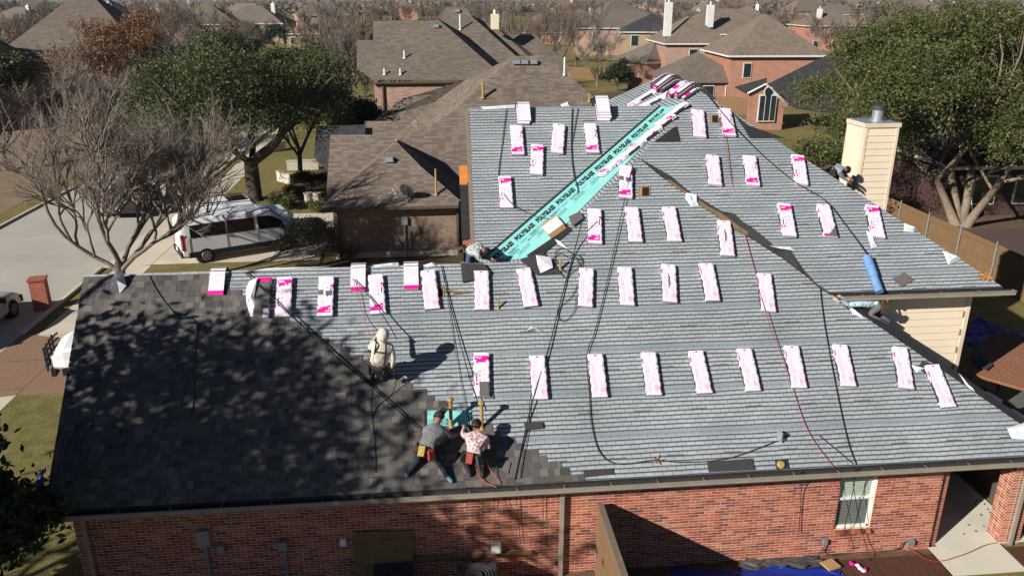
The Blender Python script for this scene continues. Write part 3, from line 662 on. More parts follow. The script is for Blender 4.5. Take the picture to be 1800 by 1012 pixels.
# left half lies on the far slope, right half on the west slope
L0, L1 = ct(858, 450), ct(1163, 186); 
vdir = VD.normalized()
val = lambda e: Vector((e, (PW.c + .65 * e - PC.c) / .8332, PW.z(e, 0)))
c0, c1 = val(1.72) + Vector((0, 0, .016)), val(6.55) + Vector((0, 0, .016))
R0 = PW.p(2.22, 17.66) + PW.n * .016; RQ = PW.p(4.98, 19.98) + PW.n * .016; R1 = PW.p(6.92, 21.62) + PW.n * .016
def upf(P): return P if (P[1] - P[0]).cross(P[2] - P[1]).z > 0 else P[::-1]
s = MB(); s.poly(upf([L0, c0, c1, L1])); s.poly(upf([c0, R0, RQ, R1, c1])); s.obj('membrane', [M['teal']], tp)
e0, e1 = ct(852, 450, .02), ct(1158, 186, .02)
s = MB(); s.poly([e0, L0 + PC.n * .008, L1 + PC.n * .008, e1] if (L0 - e0).cross(L1 - e0).z > 0 else [e0, L0 + PC.n * .008, L1 + PC.n * .008, e1][::-1]); s.obj('black_edge', [M['felt']], tp)
def lettering(txt, size, origin, along, normal, parent, m='ink', bold=0.0):
    c = bpy.data.curves.new('lettering', 'FONT'); c.body = txt; c.size = size; c.offset = bold; c.resolution_u = 2
    o = bpy.data.objects.new('lettering', c); COL.objects.link(o)
    x = (along - normal * along.dot(normal)).normalized(); y = normal.cross(x); mm = Matrix((x, y, normal)).transposed().to_4x4(); mm.translation = origin
    dg = bpy.context.evaluated_depsgraph_get(); me = bpy.data.meshes.new_from_object(o.evaluated_get(dg)); bpy.data.objects.remove(o)
    me.materials.clear(); me.materials.append(M[m]); ob = bpy.data.objects.new('lettering', me); COL.objects.link(ob); ob.parent = parent; ob.matrix_local = mm; return ob
ld = (L1 - L0); ln = ld.length; lx = ld.normalized(); across = PC.n.cross(lx)
nrep = 9; 
big = lettering('POLYGLASS', .20, L0 + PC.n * .01, lx, PC.n, tp, bold=.011); bw = max(v.co.x for v in big.data.vertices)
step = ln / nrep; scl = step * .86 / bw
sm1 = lettering('POLYSTICK\nMTS PLUS', .085, L0 + PC.n * .01, lx, PC.n, tp); sm2 = lettering('MAPEI', .075, L0 + PC.n * .01, lx, PC.n, tp)
base_m = big.matrix_local.copy()
for k in range(nrep):
    def put(src, along_off, down, sc, first, ys=1.0):
        o = src if first else src.copy()
        if not first: COL.objects.link(o); o.parent = tp
        mm = base_m.copy(); mm.translation = L0 + lx * (k * step + along_off) - across * down + PC.n * .012
        o.matrix_local = mm @ Matrix.Diagonal((sc, sc * ys, 1, 1))
    put(big, .04, .205, scl, k == 0, 1.25); put(sm2, step * .5, .345, 1.1, k == 0); put(sm1, step * .30, .43, 1.05, k == 0)
    for q, wd in ((.06, .30), (.76, .22)):
        d = MB(); a = L0 + lx * (k * step + q * step) - across * (.305) + PC.n * .012
        d.poly([a, a + lx * wd * step, a + lx * wd * step - across * .008, a - across * .008][::-1]); d.obj('printed_line', [M['ink']], tp)
wl_ = (R1 - c0).normalized(); wq = PW.n.cross(wl_)
for k in range(9):
    o = sm1.copy(); COL.objects.link(o); o.parent = tp; x_ = (RQ - R0).normalized(); y_ = PW.n.cross(x_); mm = Matrix((x_, y_, PW.n)).transposed().to_4x4(); mm.translation = c0.lerp(c1, (k + .3) / 9.4) - y_ * .16 + PW.n * .006; o.matrix_local = mm @ Matrix.Diagonal((1.05, 1.05, 1, 1))
    d = MB(); a = c0.lerp(c1, (k + .1) / 9.4) - y_ * .30 + PW.n * .006; d.poly([a, a - y_ * .012, a + x_ * .5 - y_ * .012, a + x_ * .5]); d.obj('printed_line', [M['ink']], tp)
# piece of the same membrane round the vent pipes
t2 = thing('membrane_patch', 'small teal membrane patch behind the two tan vent pipes', 'membrane')
P = [PA.at(*p, h=.02) for p in ((750, 721), (828, 721), (828, 748), (750, 748))]
MB().poly(P[::-1]).obj('membrane', [M['teal']], t2); P = [PA.at(*p, h=.021) for p in ((746, 721), (751, 721), (751, 750), (746, 750))]
MB().poly(P[::-1]).obj('black_edge', [M['felt']], t2)
up = Vector((0, CT, ST_))
lettering('LYG', .13, PA.at(770, 747, .026), up, PA.n, t2, bold=.006)
lettering('PLUS', .06, PA.at(788, 746, .026), up, PA.n, t2, bold=.002); lettering('High Tack', .04, PA.at(806, 744, .026), up, PA.n, t2)

# ------------------------------------------------------------------ vent pipes and other small roof things
def pipe(pl, base, toppx, rad, label, knob=True, m='tanpipe'):
    b = pl.at(*base); lo, hi = 0.0, 2.0
    for _ in range(30):
        h = (lo + hi) / 2; p = b + Vector((0, 0, h)); dz = p.z - HC; X = p.x * math.cos(PSI) - p.y * math.sin(PSI); Y = p.x * math.sin(PSI) + p.y * math.cos(PSI)
        yy = 506 - FPX * (Y * math.sin(PITCH) + dz * math.cos(PITCH)) / (Y * math.cos(PITCH) - dz * math.sin(PITCH))
        if yy > toppx: lo = h
        else: hi = h
    t = thing('vent_pipe', label, 'vent pipe', b); s = MB().tube([(0, 0, -.1), (0, 0, h)], rad, 12); s.obj('pipe', [M[m]], t)
    MB().tube([(0, 0, -.02), (0, 0, .03)], [rad * 1.9, rad * 1.15], 12).obj('collar', [M[m]], t)
    if knob: MB().sphere((0, 0, h + .01), (rad * 2.0, rad * 2.0, rad * 1.4), 12, 8).obj('cap', [M[m]], t, smooth=True)
    return t
pipe(PA, (847, 752), 709, .037, 'tan vent pipe with round cap beside the worker in pink camouflage'); pipe(PA, (793, 748), 703, .037, 'tan vent pipe with round cap in front of the worker in grey')
pipe(PA, (876, 542), 525, .022, 'short tan pipe stub below the ridge', False); pipe(PA, (985, 474), 455, .028, 'short pipe stub beside the coiled hoses', False)
at_ = thing('roof_antenna', 'small metal bracket standing on the lower grey slope', 'bracket', PA.at(1370, 775)); MB().box((0, 0, .12), (.03, .14, .22), rot=Matrix.Rotation(R(20), 3, 'Z')).box((.04, 0, .05), (.1, .1, .012)).obj('bracket', [M['metal']], at_)
bt = thing('pipe_boot', 'black vent boot with tan ring at the gutter edge', 'pipe boot'); P = [PA.at(*p, h=.02) for p in ((1362, 807), (1384, 806), (1388, 822), (1365, 824))]
MB().slab(P[::-1], .01).obj('flashing', [M['felt']], bt); c = PA.at(1373, 816, .03); MB().tube([c, c + PA.n * .04], [.09, .06], 14).obj('ring', [M['tanpipe']], bt)
def loose(pl, pix, label, m='asph', th=.012, h=.03, name='loose_shingle'):
    P = [pl.at(*p, h=h) for p in pix]; nn = (P[1] - P[0]).cross(P[2] - P[1])
    if nn.z < 0: P = P[::-1]
    o = MB().slab(P, th, down=-pl.n * th).obj(name, [M[m]]); return tag(o, label, 'shingle')
loose(PA, [(1243, 811), (1322, 805), (1327, 825), (1246, 829)], 'black shingle lying at the gutter between cable and boot')
loose(PA, [(1025, 826), (1077, 822), (1079, 833), (1027, 838)], 'black starter strip at the gutter next to the last new shingle')
loose(PA, [(810, 463), (850, 463), (862, 478), (858, 486), (813, 495)], 'fanned black shingles held on the ridge by the camouflage worker', th=.05, h=.08)
loose(PB, [(1590, 478), (1607, 491), (1585, 504), (1568, 490)], 'grey loose shingle lying diamond wise near the upper gutter', 'asphgrey')
loose(PA, [(1622, 634), (1642, 640), (1627, 656), (1612, 646)], 'dark loose shingle at the top of the rightmost bundle'); loose(PA, [(850, 700), (868, 700), (866, 690), (852, 690)], 'grey bare shingle under the torn bundle in the lowest row', 'asphgrey')
loose(PA, [(921, 742), (953, 741), (955, 752), (925, 755)], 'bent black shingle at the top step of the new shingles', th=.03, h=.05); loose(PA, [(868, 818), (890, 808), (898, 812), (893, 832)], 'loose grey shingle below the shadow of the pink camouflage worker', 'asphgrey', h=.04)
bx = thing('cardboard_box', 'white and tan cardboard box resting on the teal strip', 'box'); b0, b1, b2, b3 = [PW.at(*p, h=.15) for p in ((952, 399), (978, 380), (990, 393), (964, 412))]
s = MB().slab([b3, b2, b1, b0], .14, 0, 1, down=-PW.n * .14); s.obj('carton', [M['paper'], M['card']], bx); f0 = PW.at(949, 397, .14); f1 = PW.at(975, 378, .16)
MB().poly([b0, b1, f1, f0]).poly([b0 + PW.n * .003, f0 + PW.n * .003, f1 + PW.n * .003, b1 + PW.n * .003]).obj('lid_flap', [M['card']], bx)
loose(PA, [(1000, 380), (1018, 372), (1026, 382), (1008, 396)], 'grey shingle pieces heaped right of the cardboard box', 'asphgrey', th=.05, h=.08)
loose(PA, [(925, 449), (1000, 398), (1006, 404), (945, 455)], 'black felt length lying below the teal strip', 'felt', h=.02)
ro = thing('underlayment_roll', 'blue roll of underlayment lying down the right slope to the gutter', 'roll'); a, b, c2 = PB.at(1524, 452, .09), PB.at(1537, 488, .09), PB.at(1546, 513, .09)
MB().tube([a, a.lerp(b, .95)], [.105, .105], 18).obj('outer_roll', [M['blueroll']], ro); MB().tube([a.lerp(b, .9), c2], [.09, .095], 18).obj('inner_roll', [M['blueroll']], ro)
lf = thing('fallen_leaf', 'dry brown leaf on the lower slope beside a cable', 'leaf', PA.at(1156, 808, .02)); s = MB(); 
for k in range(5):
    an = k * 1.25; d = Vector((math.cos(an), math.sin(an) * CT, math.sin(an) * ST_)); q = Vector((-d.y, d.x, 0)) * .03; s.poly([(0, 0, 0), d * .06 + q, d * .12 + PA.n * .03, d * .06 - q])
s.obj('leaf', [mat('dry_leaf', (.38, .2, .09), .8)], lf)
so_ = thing('leaf_pile', 'orange leaf debris at the upper gutter corner', 'leaf'); s = MB(); c = PB.at(1733, 486, .02)
for k in range(40):
    p = c + Vector((rng.normal(0, .09), rng.normal(0, .05), 0)); p.z = PB.z(p.x, p.y) + .02 + rng.random() * .02; a = rng.random() * 6; s.box(p, (.07, .04, .006), rot=Matrix.Rotation(a, 3, 'Z') @ Matrix.Rotation(rng.normal(.4, .3), 3, 'X'))
o = s.obj('leaves', [mat('orange_leaf', (.55, .25, .06), .8, (.4, .16, .04), 30.0)], so_); o['kind'] = 'stuff'

# ------------------------------------------------------------------ ropes, hoses, cables
def spline(P, n=8):
    out = []
    for i in range(len(P) - 1):
        p0, p1, p2, p3 = P[max(i - 1, 0)], P[i], P[i + 1], P[min(i + 2, len(P) - 1)]
        for k in range(n):
            t = k / n; out.append(.5 * ((2 * p1) + (p2 - p0) * t + (2 * p0 - 5 * p1 + 4 * p2 - p3) * t * t + (3 * p1 - p0 - 3 * p2 + p3) * t ** 3))
    return out + [P[-1]]
def rope(pts, label, m='rope', r=.011, name='safety_rope', cat='rope'):
    P = [(p if isinstance(p, Vector) else p[0].at(p[1], p[2], p[3] if len(p) > 3 else .03)) for p in pts]
    o = MB().tube(spline(P), r, 6).obj(name, [M[m]], smooth=True, uv=False); return tag(o, label, cat)
A_ = lambda *q: [(PA,) + p for p in q]; B_ = lambda *q: [(PB,) + p for p in q]; C_ = lambda *q: [(PC,) + p for p in q]
rope(A_((430, 478, .05), (470, 516, .16), (520, 562, .12), (600, 628, .05), (745, 756, .03)), 'black rope from the left ridge down to the worker in grey', r=.012)
rope(A_((516, 557, .1), (590, 628, .06), (640, 668, .04), (700, 722, .03), (735, 752, .03)), 'thinner black rope running just below the long rope to the grey worker', r=.009)
rope(A_((620, 490, .14), (650, 522, .14), (680, 565, .2), (697, 595, .35)), 'black rope from a ridge bundle to the white hooded worker')
rope(A_((622, 495, .12), (640, 555, .06), (651, 592, .3)), 'thin red rope left of the white hooded worker', 'redrope', .006)
rope(A_((775, 466, .04), (798, 560, .04), (828, 672, .1), (846, 720, .1)), 'black rope from the ridge to the pipe beside the pink camouflage worker', r=.010)
rope(A_((781, 485, .03), (798, 600, .03), (814, 690, .03), (826, 748, .03)), 'thin grey cord left of the rope to the vent pipes', 'hose', .006)
rope([(PW, 1026, 378, .12)] + A_((1010, 440, .06), (985, 530, .05), (966, 606, .06), (940, 690, .1), (926, 745, .04), (914, 800, .03), (905, 842, .03)), 'thick black rope down the middle of the slope from the box to the gutter', r=.013)
rope(A_((966, 610, .05), (950, 660, .04), (932, 700, .04), (930, 745, .03), (915, 840, .03)), 'second black rope beside the lower half of the middle rope', r=.008)
rope(A_((1112, 292, .12), (1098, 350, .08), (1075, 460, .05), (1048, 575, .04), (1032, 623, .05), (1036, 690, .03), (1040, 745, .03), (1055, 795, .03), (1088, 815, .03), (1152, 808, .03), (1200, 812, .03), (1280, 805, .03), (1365, 775, .03)), 'long black cable curving down past the lowest row and along the eave', r=.010, name='power_cable', cat='cable')
rope(B_((1263, 180, .08), (1273, 240, .1), (1285, 310, .03)) + A_((1300, 375, .05), (1320, 450, .03), (1345, 545, .11), (1385, 655, .03), (1420, 755, .03), (1467, 822, .03)), 'red rope from the roof peak down to the gutter beside the window', 'redrope', .008)
rope(B_((1244, 168, .1), (1290, 222, .11), (1340, 272, .04), (1395, 318, .11), (1450, 352, .11), (1490, 400, .04), (1530, 455, .12)), 'black rope from the roof peak to the blue roll', r=.011)
rope(A_((1441, 500, .03), (1448, 560, .03), (1462, 640, .03), (1478, 720, .03), (1492, 780, .03), (1505, 815, .03)), 'black rope from the siding corner down to the gutter over the window', r=.011)
rope(A_((1440, 765, .03), (1470, 790, .03), (1500, 815, .03)), 'short black cord joining the rope over the window', r=.007)
rope(C_((890, 192), (884, 240), (876, 318), (889, 345, .1), (905, 362, .1), (940, 380), (970, 385)), 'dark green hose over the left part of the far slope', 'hose', .010, 'hose', 'hose')
rope(C_((1006, 190), (1004, 250), (1008, 305), (1016, 335), (1008, 360)), 'dark green hose down the far slope to the teal strip', 'hose', .012, 'hose', 'hose'); rope(C_((1016, 190), (1008, 235), (1004, 262), (1010, 310), (1018, 340)), 'second green hose beside the hose to the teal strip', 'hose', .010, 'hose', 'hose')
co = []
for k in range(46):
    a = k * .42; co.append((PA, 1000 + (22 + 5 * math.sin(k * .9)) * math.cos(a) - k * .15, 452 + k * .55 + (20 + 6 * math.cos(k * 1.3)) * math.sin(a), .03 + .01 * (k % 3)))
rope(co[:30], 'loosely coiled dark green hose below the teal strip', 'hose', .008, 'hose', 'hose')
rope(A_((1012, 452), (1022, 480), (1005, 520), (980, 545), (990, 565), (1010, 545), (1012, 520)), 'loop of black cable under the coiled hose', 'rope', .007, 'power_cable', 'cable')
rope(A_((262, 484), (275, 510), (305, 548), (340, 562), (347, 585), (340, 640), (341, 690), (336, 735)), 'black hose winding over the new shingles', 'hose', .014, 'hose', 'hose')
rope(A_((655, 680), (652, 715), (658, 770), (660, 830)), 'thin dark cord on the new shingles below the hooded worker', 'hose', .007)
def wallc(*q): return [atn(x, y, WN - d) for x, y, d in q]
for pts, lab, m in ((((1524, 828, .45), (1524, 860, .08), (1519, 935, .06)), 'black cable hanging on the wall left of the window', 'rope'),):
    rope(wallc(*[(x - 115, y, d) for x, y, d in pts]), lab, m, .008, 'power_cable', 'cable')
rope(wallc((1504, 822, .5), (1502, 850, .2), (1484, 930, .16), (1484, 940, .1)), 'black cable hanging across the left half of the window', 'rope', .008, 'power_cable', 'cable')
rope(wallc((1505, 822, .5), (1500, 850, .2), (1512, 920, .18), (1520, 950, .12), (1530, 985, .3)), 'black cable hanging across the window and down to the deck', 'rope', .008, 'power_cable', 'cable')
rope(wallc((1466, 822, .5), (1470, 850, .1), (1495, 965, .1)), 'thin red cord hanging past the window', 'redrope', .005)
for k, (x0, y0, x1, y1) in enumerate(((869, 850, 868, 895), (880, 852, 903, 912), (905, 848, 915, 955), (953, 852, 955, 910), (820, 855, 820, 880))):
    rope(wallc((x0, y0, .5), (x0 + 1, y0 + 12, .1), (x1, y1, .05)), '%s black cord hanging from the gutter under the kneeling workers' % ORD[k], 'rope', .006)
# ------------------------------------------------------------------ people
SKIN = mat('skin', (.26, .13, .075), .6, (.20, .10, .06), 9.0)
def camo(name, cols, sc):
    m, nt, bs = _new(name); bs.inputs['Roughness'].default_value = .85
    g = nt.nodes.new('ShaderNodeTexCoord').outputs['Object']; col = rgb(cols[0])
    for i, c in enumerate(cols[1:]):
        n = N(nt, 'ShaderNodeTexNoise', i_Vector=g, i_Scale=sc * (1 + .37 * i), i_Detail=3.0); n.noise_dimensions = '4D'; n.inputs['W'].default_value = i * 3.1
        col = mix(nt, mth(nt, 'GREATER_THAN', n.outputs[0], .54), col, rgb(c))
    nt.links.new(col, bs.inputs['Base Color']); n = N(nt, 'ShaderNodeTexNoise', i_Vector=g, i_Scale=11.0, i_Detail=3.0); bump(nt, bs, n.outputs[0], .03); return m
CL = dict(white=mat('cream_fleece', (.62, .56, .475), .9, (.52, .465, .39), 8.0, bmp=.03, bscale=11), grey=mat('grey_shirt', (.19, .185, .19), .9, (.14, .135, .14), 9.0, bmp=.03, bscale=11),
          pcamo=camo('pink_camouflage', [(.55, .40, .38), (.70, .58, .56), (.28, .13, .13)], 16.0), gcamo=camo('grey_camouflage', [(.42, .43, .42), (.62, .63, .62), (.12, .13, .13)], 16.0),
          blue=camo('pale_blue_shirt', [(.50, .66, .74), (.64, .76, .82), (.25, .38, .48)], 12.0), black=mat('black_trousers', (.018, .018, .02), .85, (.03, .03, .032), 12.0), navy=mat('navy_trousers', (.02, .025, .04), .85), jeans=mat('blue_jeans', (.08, .12, .19), .85), gtro=mat('grey_trousers', (.13, .125, .12), .85), greyblue=mat('blue_grey_jacket', (.30, .33, .38), .85))
SHOE = mat('dark_shoe', (.025, .025, .03), .7); BSHOE = mat('blue_shoe', (.12, .28, .38), .6); HAIR = mat('black_hair', (.012, .010, .009), .7); LEATH = mat('tool_leather', (.10, .06, .03), .8, (.05, .03, .02), 12.0)
SEG = [('pelvis', 'spine', 'top'), ('spine', 'chest', 'top'), ('chest', 'neck', 'top'), ('neck', 'head', 'head'), ('head', 'crown', 'head')]
for s_ in 'LR': SEG += [('chest', 'sh' + s_, 'top'), ('sh' + s_, 'el' + s_, 'top'), ('el' + s_, 'wr' + s_, 'top'), ('wr' + s_, 'pa' + s_, 'skin'), ('pelvis', 'hi' + s_, 'bottom'), ('hi' + s_, 'kn' + s_, 'bottom'), ('kn' + s_, 'an' + s_, 'bottom'), ('an' + s_, 'to' + s_, 'shoe')]
RAD = dict(pelvis=.145, spine=.135, chest=.15, neck=.058, head=.092, crown=.075)
for s_ in 'LR': RAD.update({'sh' + s_: .085, 'el' + s_: .055, 'wr' + s_: .034, 'pa' + s_: .034, 'hi' + s_: .10, 'kn' + s_: .075, 'an' + s_: .05, 'to' + s_: .045})
def person(label, J, mats, hood=None, cap=None, fat=1.0):
    # J: joint name -> Vector; mats: top, bottom, shoe, head material
    J = dict(J)
    J.setdefault('spine', J['pelvis'].lerp(J['chest'], .5))
    up = (J['head'] - J['neck']).normalized(); J.setdefault('crown', J['head'] + up * .10)
    side = (J['shR'] - J['shL']).normalized()
    for s_, q in (('L', -1), ('R', 1)): J.setdefault('hi' + s_, J['pelvis'] + side * (.11 * q) + (J['kn' + s_] - J['pelvis']) * .12)
    for s_ in 'LR':
        d = (J['wr' + s_] - J['el' + s_]).normalized(); J.setdefault('pa' + s_, J['wr' + s_] + d * .075)
    names = ['pelvis'] + sorted(k for k in J if k != 'pelvis'); org = J['pelvis'].copy()
    vs = [J[k] - org for k in names]; rad = [RAD[k] * (fat if k in ('pelvis', 'spine', 'chest') else 1) for k in names]; ix = {k: i for i, k in enumerate(names)}
    es = [(ix[a], ix[b]) for a, b, _ in SEG]; segs = [(J[a] - org, J[b] - org, t) for a, b, t in SEG]
    for s_ in 'LR':                        # five fingers
        d = (J['pa' + s_] - J['wr' + s_]).normalized(); a = d.cross(PA.n); a = a.normalized() if a.length > .01 else d.orthogonal(); dn = -PA.n
        for k, (off, ln) in enumerate(((-.030, .062), (-.010, .075), (.010, .078), (.030, .068), (-.045, .03))):
            b0 = J['pa' + s_] + a * off + d * (.02 if k < 4 else -.03); k1 = b0 + (d * ln * .55 + dn * .008) + (a * (-.03) if k == 4 else Vector()); k2 = k1 + d * ln * .35 + dn * ln * .4
            i0 = len(vs); vs += [b0 - org, k1 - org, k2 - org]; rad += [.011, .010, .008]; es += [(ix['pa' + s_], i0), (i0, i0 + 1), (i0 + 1, i0 + 2)]; segs.append((b0 - org, k2 - org, 'skin'))
    me = bpy.data.meshes.new('body'); me.from_pydata([tuple(v) for v in vs], es, []); tmp = bpy.data.objects.new('tmp', me); COL.objects.link(tmp)
    tmp.modifiers.new('s', 'SKIN'); sub = tmp.modifiers.new('u', 'SUBSURF'); sub.levels = 2; sub.render_levels = 2
    if not me.skin_vertices: 
        bm = bmesh.new(); bm.from_mesh(me); bm.verts.layers.skin.verify(); bm.to_mesh(me); bm.free()
    for i, sv in enumerate(me.skin_vertices[0].data): sv.radius = (rad[i], rad[i]); sv.use_root = (i == 0)
    dg = bpy.context.evaluated_depsgraph_get(); dg.update(); bm2 = bpy.data.meshes.new_from_object(tmp.evaluated_get(dg)); bpy.data.objects.remove(tmp)
    order = ['top', 'bottom', 'shoe', 'head', 'skin']; ml = [mats['top'], mats['bottom'], mats['shoe'], mats.get('head', SKIN), SKIN]
    bm2.materials.clear()
    for m in ml: bm2.materials.append(m)
    A0 = np.array([s[0] for s in segs]); A1 = np.array([s[1] for s in segs]); D = A1 - A0; L2 = (D * D).sum(1) + 1e-9
    for p in bm2.polygons:
        c = np.array(p.center); t = np.clip(((c - A0) * D).sum(1) / L2, 0, 1); dd = np.linalg.norm(A0 + D * t[:, None] - c, axis=1); p.material_index = order.index(segs[int(dd.argmin())][2]); p.use_smooth = True
    t = thing('person', label, 'person', org); child('body', bm2, t)
    h = J['head'] - org; fwd = (J['crown'] - J['head']).normalized(); rt = fwd.to_track_quat('Z', 'Y').to_matrix()
    face = J.get('face', None)
    if hood: MB().sphere(h + fwd * .015, (.128, .135, .155), 14, 10, rot=rt).obj('hood', [hood], t, smooth=True, uv=False)
    else:
        MB().sphere(h + fwd * .045, (.102, .108, .095), 14, 8, rot=rt).obj('hair', [HAIR], t, smooth=True, uv=False)
        if cap:
            s = MB().sphere(h + fwd * .06, (.11, .115, .085), 14, 8, rot=rt); fd = cap[1].normalized(); s.box(h + fwd * .055 + fd * .14, (.15, .16, .014), rot=fd.to_track_quat('Y', 'Z').to_matrix()); s.obj('cap', [cap[0]], t, smooth=False, uv=False)
    return t, org, J
def belt(t, org, J, cols, n=5, r=.17):
    ax = (J['spine'] - J['pelvis']).normalized(); a = ax.orthogonal().normalized(); b = ax.cross(a); c = J['pelvis'] - org + ax * .05
    MB().tube([c + (a * math.cos(k * .5236) + b * math.sin(k * .5236)) * r for k in range(13)], .026, 6).obj('tool_belt', [LEATH], t, uv=False)
    for k in range(n):
        g = 2 * math.pi * (k + .3) / n; d = a * math.cos(g) + b * math.sin(g); m = cols[k % len(cols)]
        MB().box(c + d * (r + .03) - ax * .09, (.13, .07, .2), rot=d.to_track_quat('Y', 'Z').to_matrix()).obj('tool_pouch', [m], t, uv=False)
def straps(t, org, J, m):
    sh = [(J['shL'].lerp(J['chest'], .45), J['hiL']), (J['shR'].lerp(J['chest'], .45), J['hiR'])]; bk = (cam.location - J['chest']).normalized()
    for a, b in sh:
        mid = a.lerp(b, .45); P = [a + Vector((0, 0, .12)) - bk * .05, a + bk * .13 + Vector((0, 0, .05)), mid + bk * .165, b + bk * .12]
        MB().tube(spline([p - org for p in P]), .017, 6).obj('harness_strap', [m], t, uv=False)
    a = sh[0][0].lerp(sh[0][1], .3) + bk * .165; b = sh[1][0].lerp(sh[1][1], .3) + bk * .165; MB().tube([a - org, b - org], .017, 6).obj('harness_strap', [m], t, uv=False)
ja = lambda **k: {a: PA.at(*v) for a, v in k.items()}
STRAP = mat('harness_webbing', (.03, .027, .025), .85); REDP = mat('red_pouch', (.35, .06, .04), .8); TEALP = mat('green_pouch', (.04, .07, .06), .8); TANP = mat('tan_glove', (.42, .29, .08), .8)
t, o_, J = person('worker in a cream hooded sweatshirt with black harness kneeling above the new shingles', ja(pelvis=(664, 642, .50), chest=(669, 611, .92), neck=(671, 600, 1.03), head=(673, 590, 1.10), shL=(655, 606, .92), shR=(687, 610, .90), elL=(650, 612, .75), wrL=(662, 590, .62), elR=(692, 630, .72), wrR=(689, 645, .48), knL=(658, 640, .18), anL=(655, 668, .10), toL=(653, 674, .04), knR=(678, 640, .2), anR=(672, 664, .10), toR=(670, 670, .05)),
    dict(top=CL['white'], bottom=CL['black'], shoe=SHOE, head=CL['white']), hood=CL['white'], fat=1.1)
belt(t, o_, J, [STRAP, LEATH, CL['black']]); straps(t, o_, J, STRAP)
MB().box(PA.at(664, 655, .34) - o_, (.03, .03, .2), rot=Matrix.Rotation(.5, 3, 'Y')).obj('hammer_handle', [TANP], t, uv=False)
t, o_, J = person('worker in a grey shirt and dark cap leaning over the vent pipes', ja(pelvis=(749, 791, .34), chest=(763, 760, .46), neck=(768, 744, .47), head=(771, 734, .47), shL=(749, 755, .46), shR=(781, 757, .42), elL=(774, 776, .27), wrL=(792, 764, .10), elR=(793, 768, .26), wrR=(806, 762, .10), knL=(734, 808, .12), anL=(716, 832, .08), toL=(712, 838, .03), knR=(772, 812, .14), anR=(787, 838, .09), toR=(796, 848, .05)),
    dict(top=CL['grey'], bottom=CL['navy'], shoe=BSHOE), cap=(mat('dark_cap', (.03, .026, .024), .8), Vector((.6, .8, .3))), fat=1.12)
belt(t, o_, J, [REDP, TEALP, LEATH, TANP], 6)
t, o_, J = person('worker in a pink camouflage top kneeling behind the right vent pipe', ja(pelvis=(832, 802, .34), chest=(838, 772, .46), neck=(838, 757, .48), head=(838, 748, .50), shL=(822, 767, .44), shR=(854, 770, .44), elL=(813, 763, .3), wrL=(816, 750, .14), elR=(859, 789, .32), wrR=(852, 770, .16), knL=(820, 816, .12), anL=(826, 832, .08), toL=(824, 838, .04), knR=(846, 812, .14), anR=(848, 832, .09), toR=(844, 840, .05)),
    dict(top=CL['pcamo'], bottom=CL['black'], shoe=LEATH), fat=1.08)
belt(t, o_, J, [TEALP, LEATH, CL['black'], REDP], 6)
ja4 = lambda n, **k: {a: atn(v[0], v[1], n + (v[2] if len(v) > 2 else 0)) for a, v in k.items()}
t, o_, J = person('worker in grey camouflage bending over behind the ridge at the foot of the teal strip', ja4(18.25, pelvis=(820, 447, .1), chest=(837, 437), neck=(847, 438, -.05), head=(853, 441, -.08), shL=(840, 429, .2), shR=(838, 446, -.15), elL=(856, 446, .15), wrL=(866, 456, 0), elR=(845, 458, -.2), wrR=(860, 460, -.2), knL=(828, 462, .25), anL=(815, 474, .3), toL=(822, 478, .25), knR=(826, 466, -.05), anR=(812, 476, .0), toR=(818, 480, -.05)),
    dict(top=CL['gcamo'], bottom=CL['jeans'], shoe=SHOE), fat=1.1)
belt(t, o_, J, [LEATH, STRAP], 4)
t, o_, J = person('worker in a pale blue shirt crouching against the siding below the upper gutter', ja4(16.32, pelvis=(1547, 534), chest=(1516, 528), neck=(1502, 529), head=(1496, 531, -.02), shL=(1510, 534, -.12), shR=(1512, 524, .1), elL=(1490, 535, -.15), wrL=(1477, 526, -.2), elR=(1500, 540, .05), wrR=(1488, 538, -.1), knL=(1528, 553, -.15), anL=(1553, 567, -.25), toL=(1563, 573, -.3), knR=(1535, 548, .1), anR=(1556, 560, .0), toR=(1565, 566, -.05)),
    dict(top=CL['blue'], bottom=CL['gtro'], shoe=mat('navy_white_shoe', (.06, .1, .22), .6), head=CL['blue']), hood=CL['blue'])
belt(t, o_, J, [LEATH, REDP, LEATH], 4)
t, o_, J = person('worker in a blue grey jacket half hidden beside the chimney', ja4(20.6, pelvis=(1462, 303), chest=(1474, 297), neck=(1482, 297), head=(1487, 298), shL=(1472, 292, .15), shR=(1475, 303, -.15), elL=(1484, 306, .1), wrL=(1492, 312, 0), elR=(1482, 312, -.1), wrR=(1490, 318, -.1), knL=(1470, 316, .2), anL=(1460, 326, .2), toL=(1465, 330, .1), knR=(1472, 318, -.1), anR=(1464, 328, -.1), toR=(1470, 330, -.1)),
    dict(top=CL['greyblue'], bottom=CL['black'], shoe=SHOE), fat=1.0)
belt(t, o_, J, [LEATH, STRAP], 4)
rope([PA.at(689, 646, .5), PA.at(697, 660, .3), PA.at(690, 690, .05), PA.at(663, 715, .03), PA.at(655, 735, .03)], 'black lanyard hanging from the hooded worker to the shingles', r=.009)
rope([PA.at(836, 803, .4), PA.at(838, 826, .2), PA.at(850, 845, .06), PA.at(872, 855, .05)], 'orange lanyard from the belt of the pink camouflage worker', 'orangerope', .009)
rope([PA.at(852, 800, .35), PA.at(862, 825, .15), PA.at(880, 850, .04)], 'second orange lanyard running down to the gutter', 'orangerope', .008)
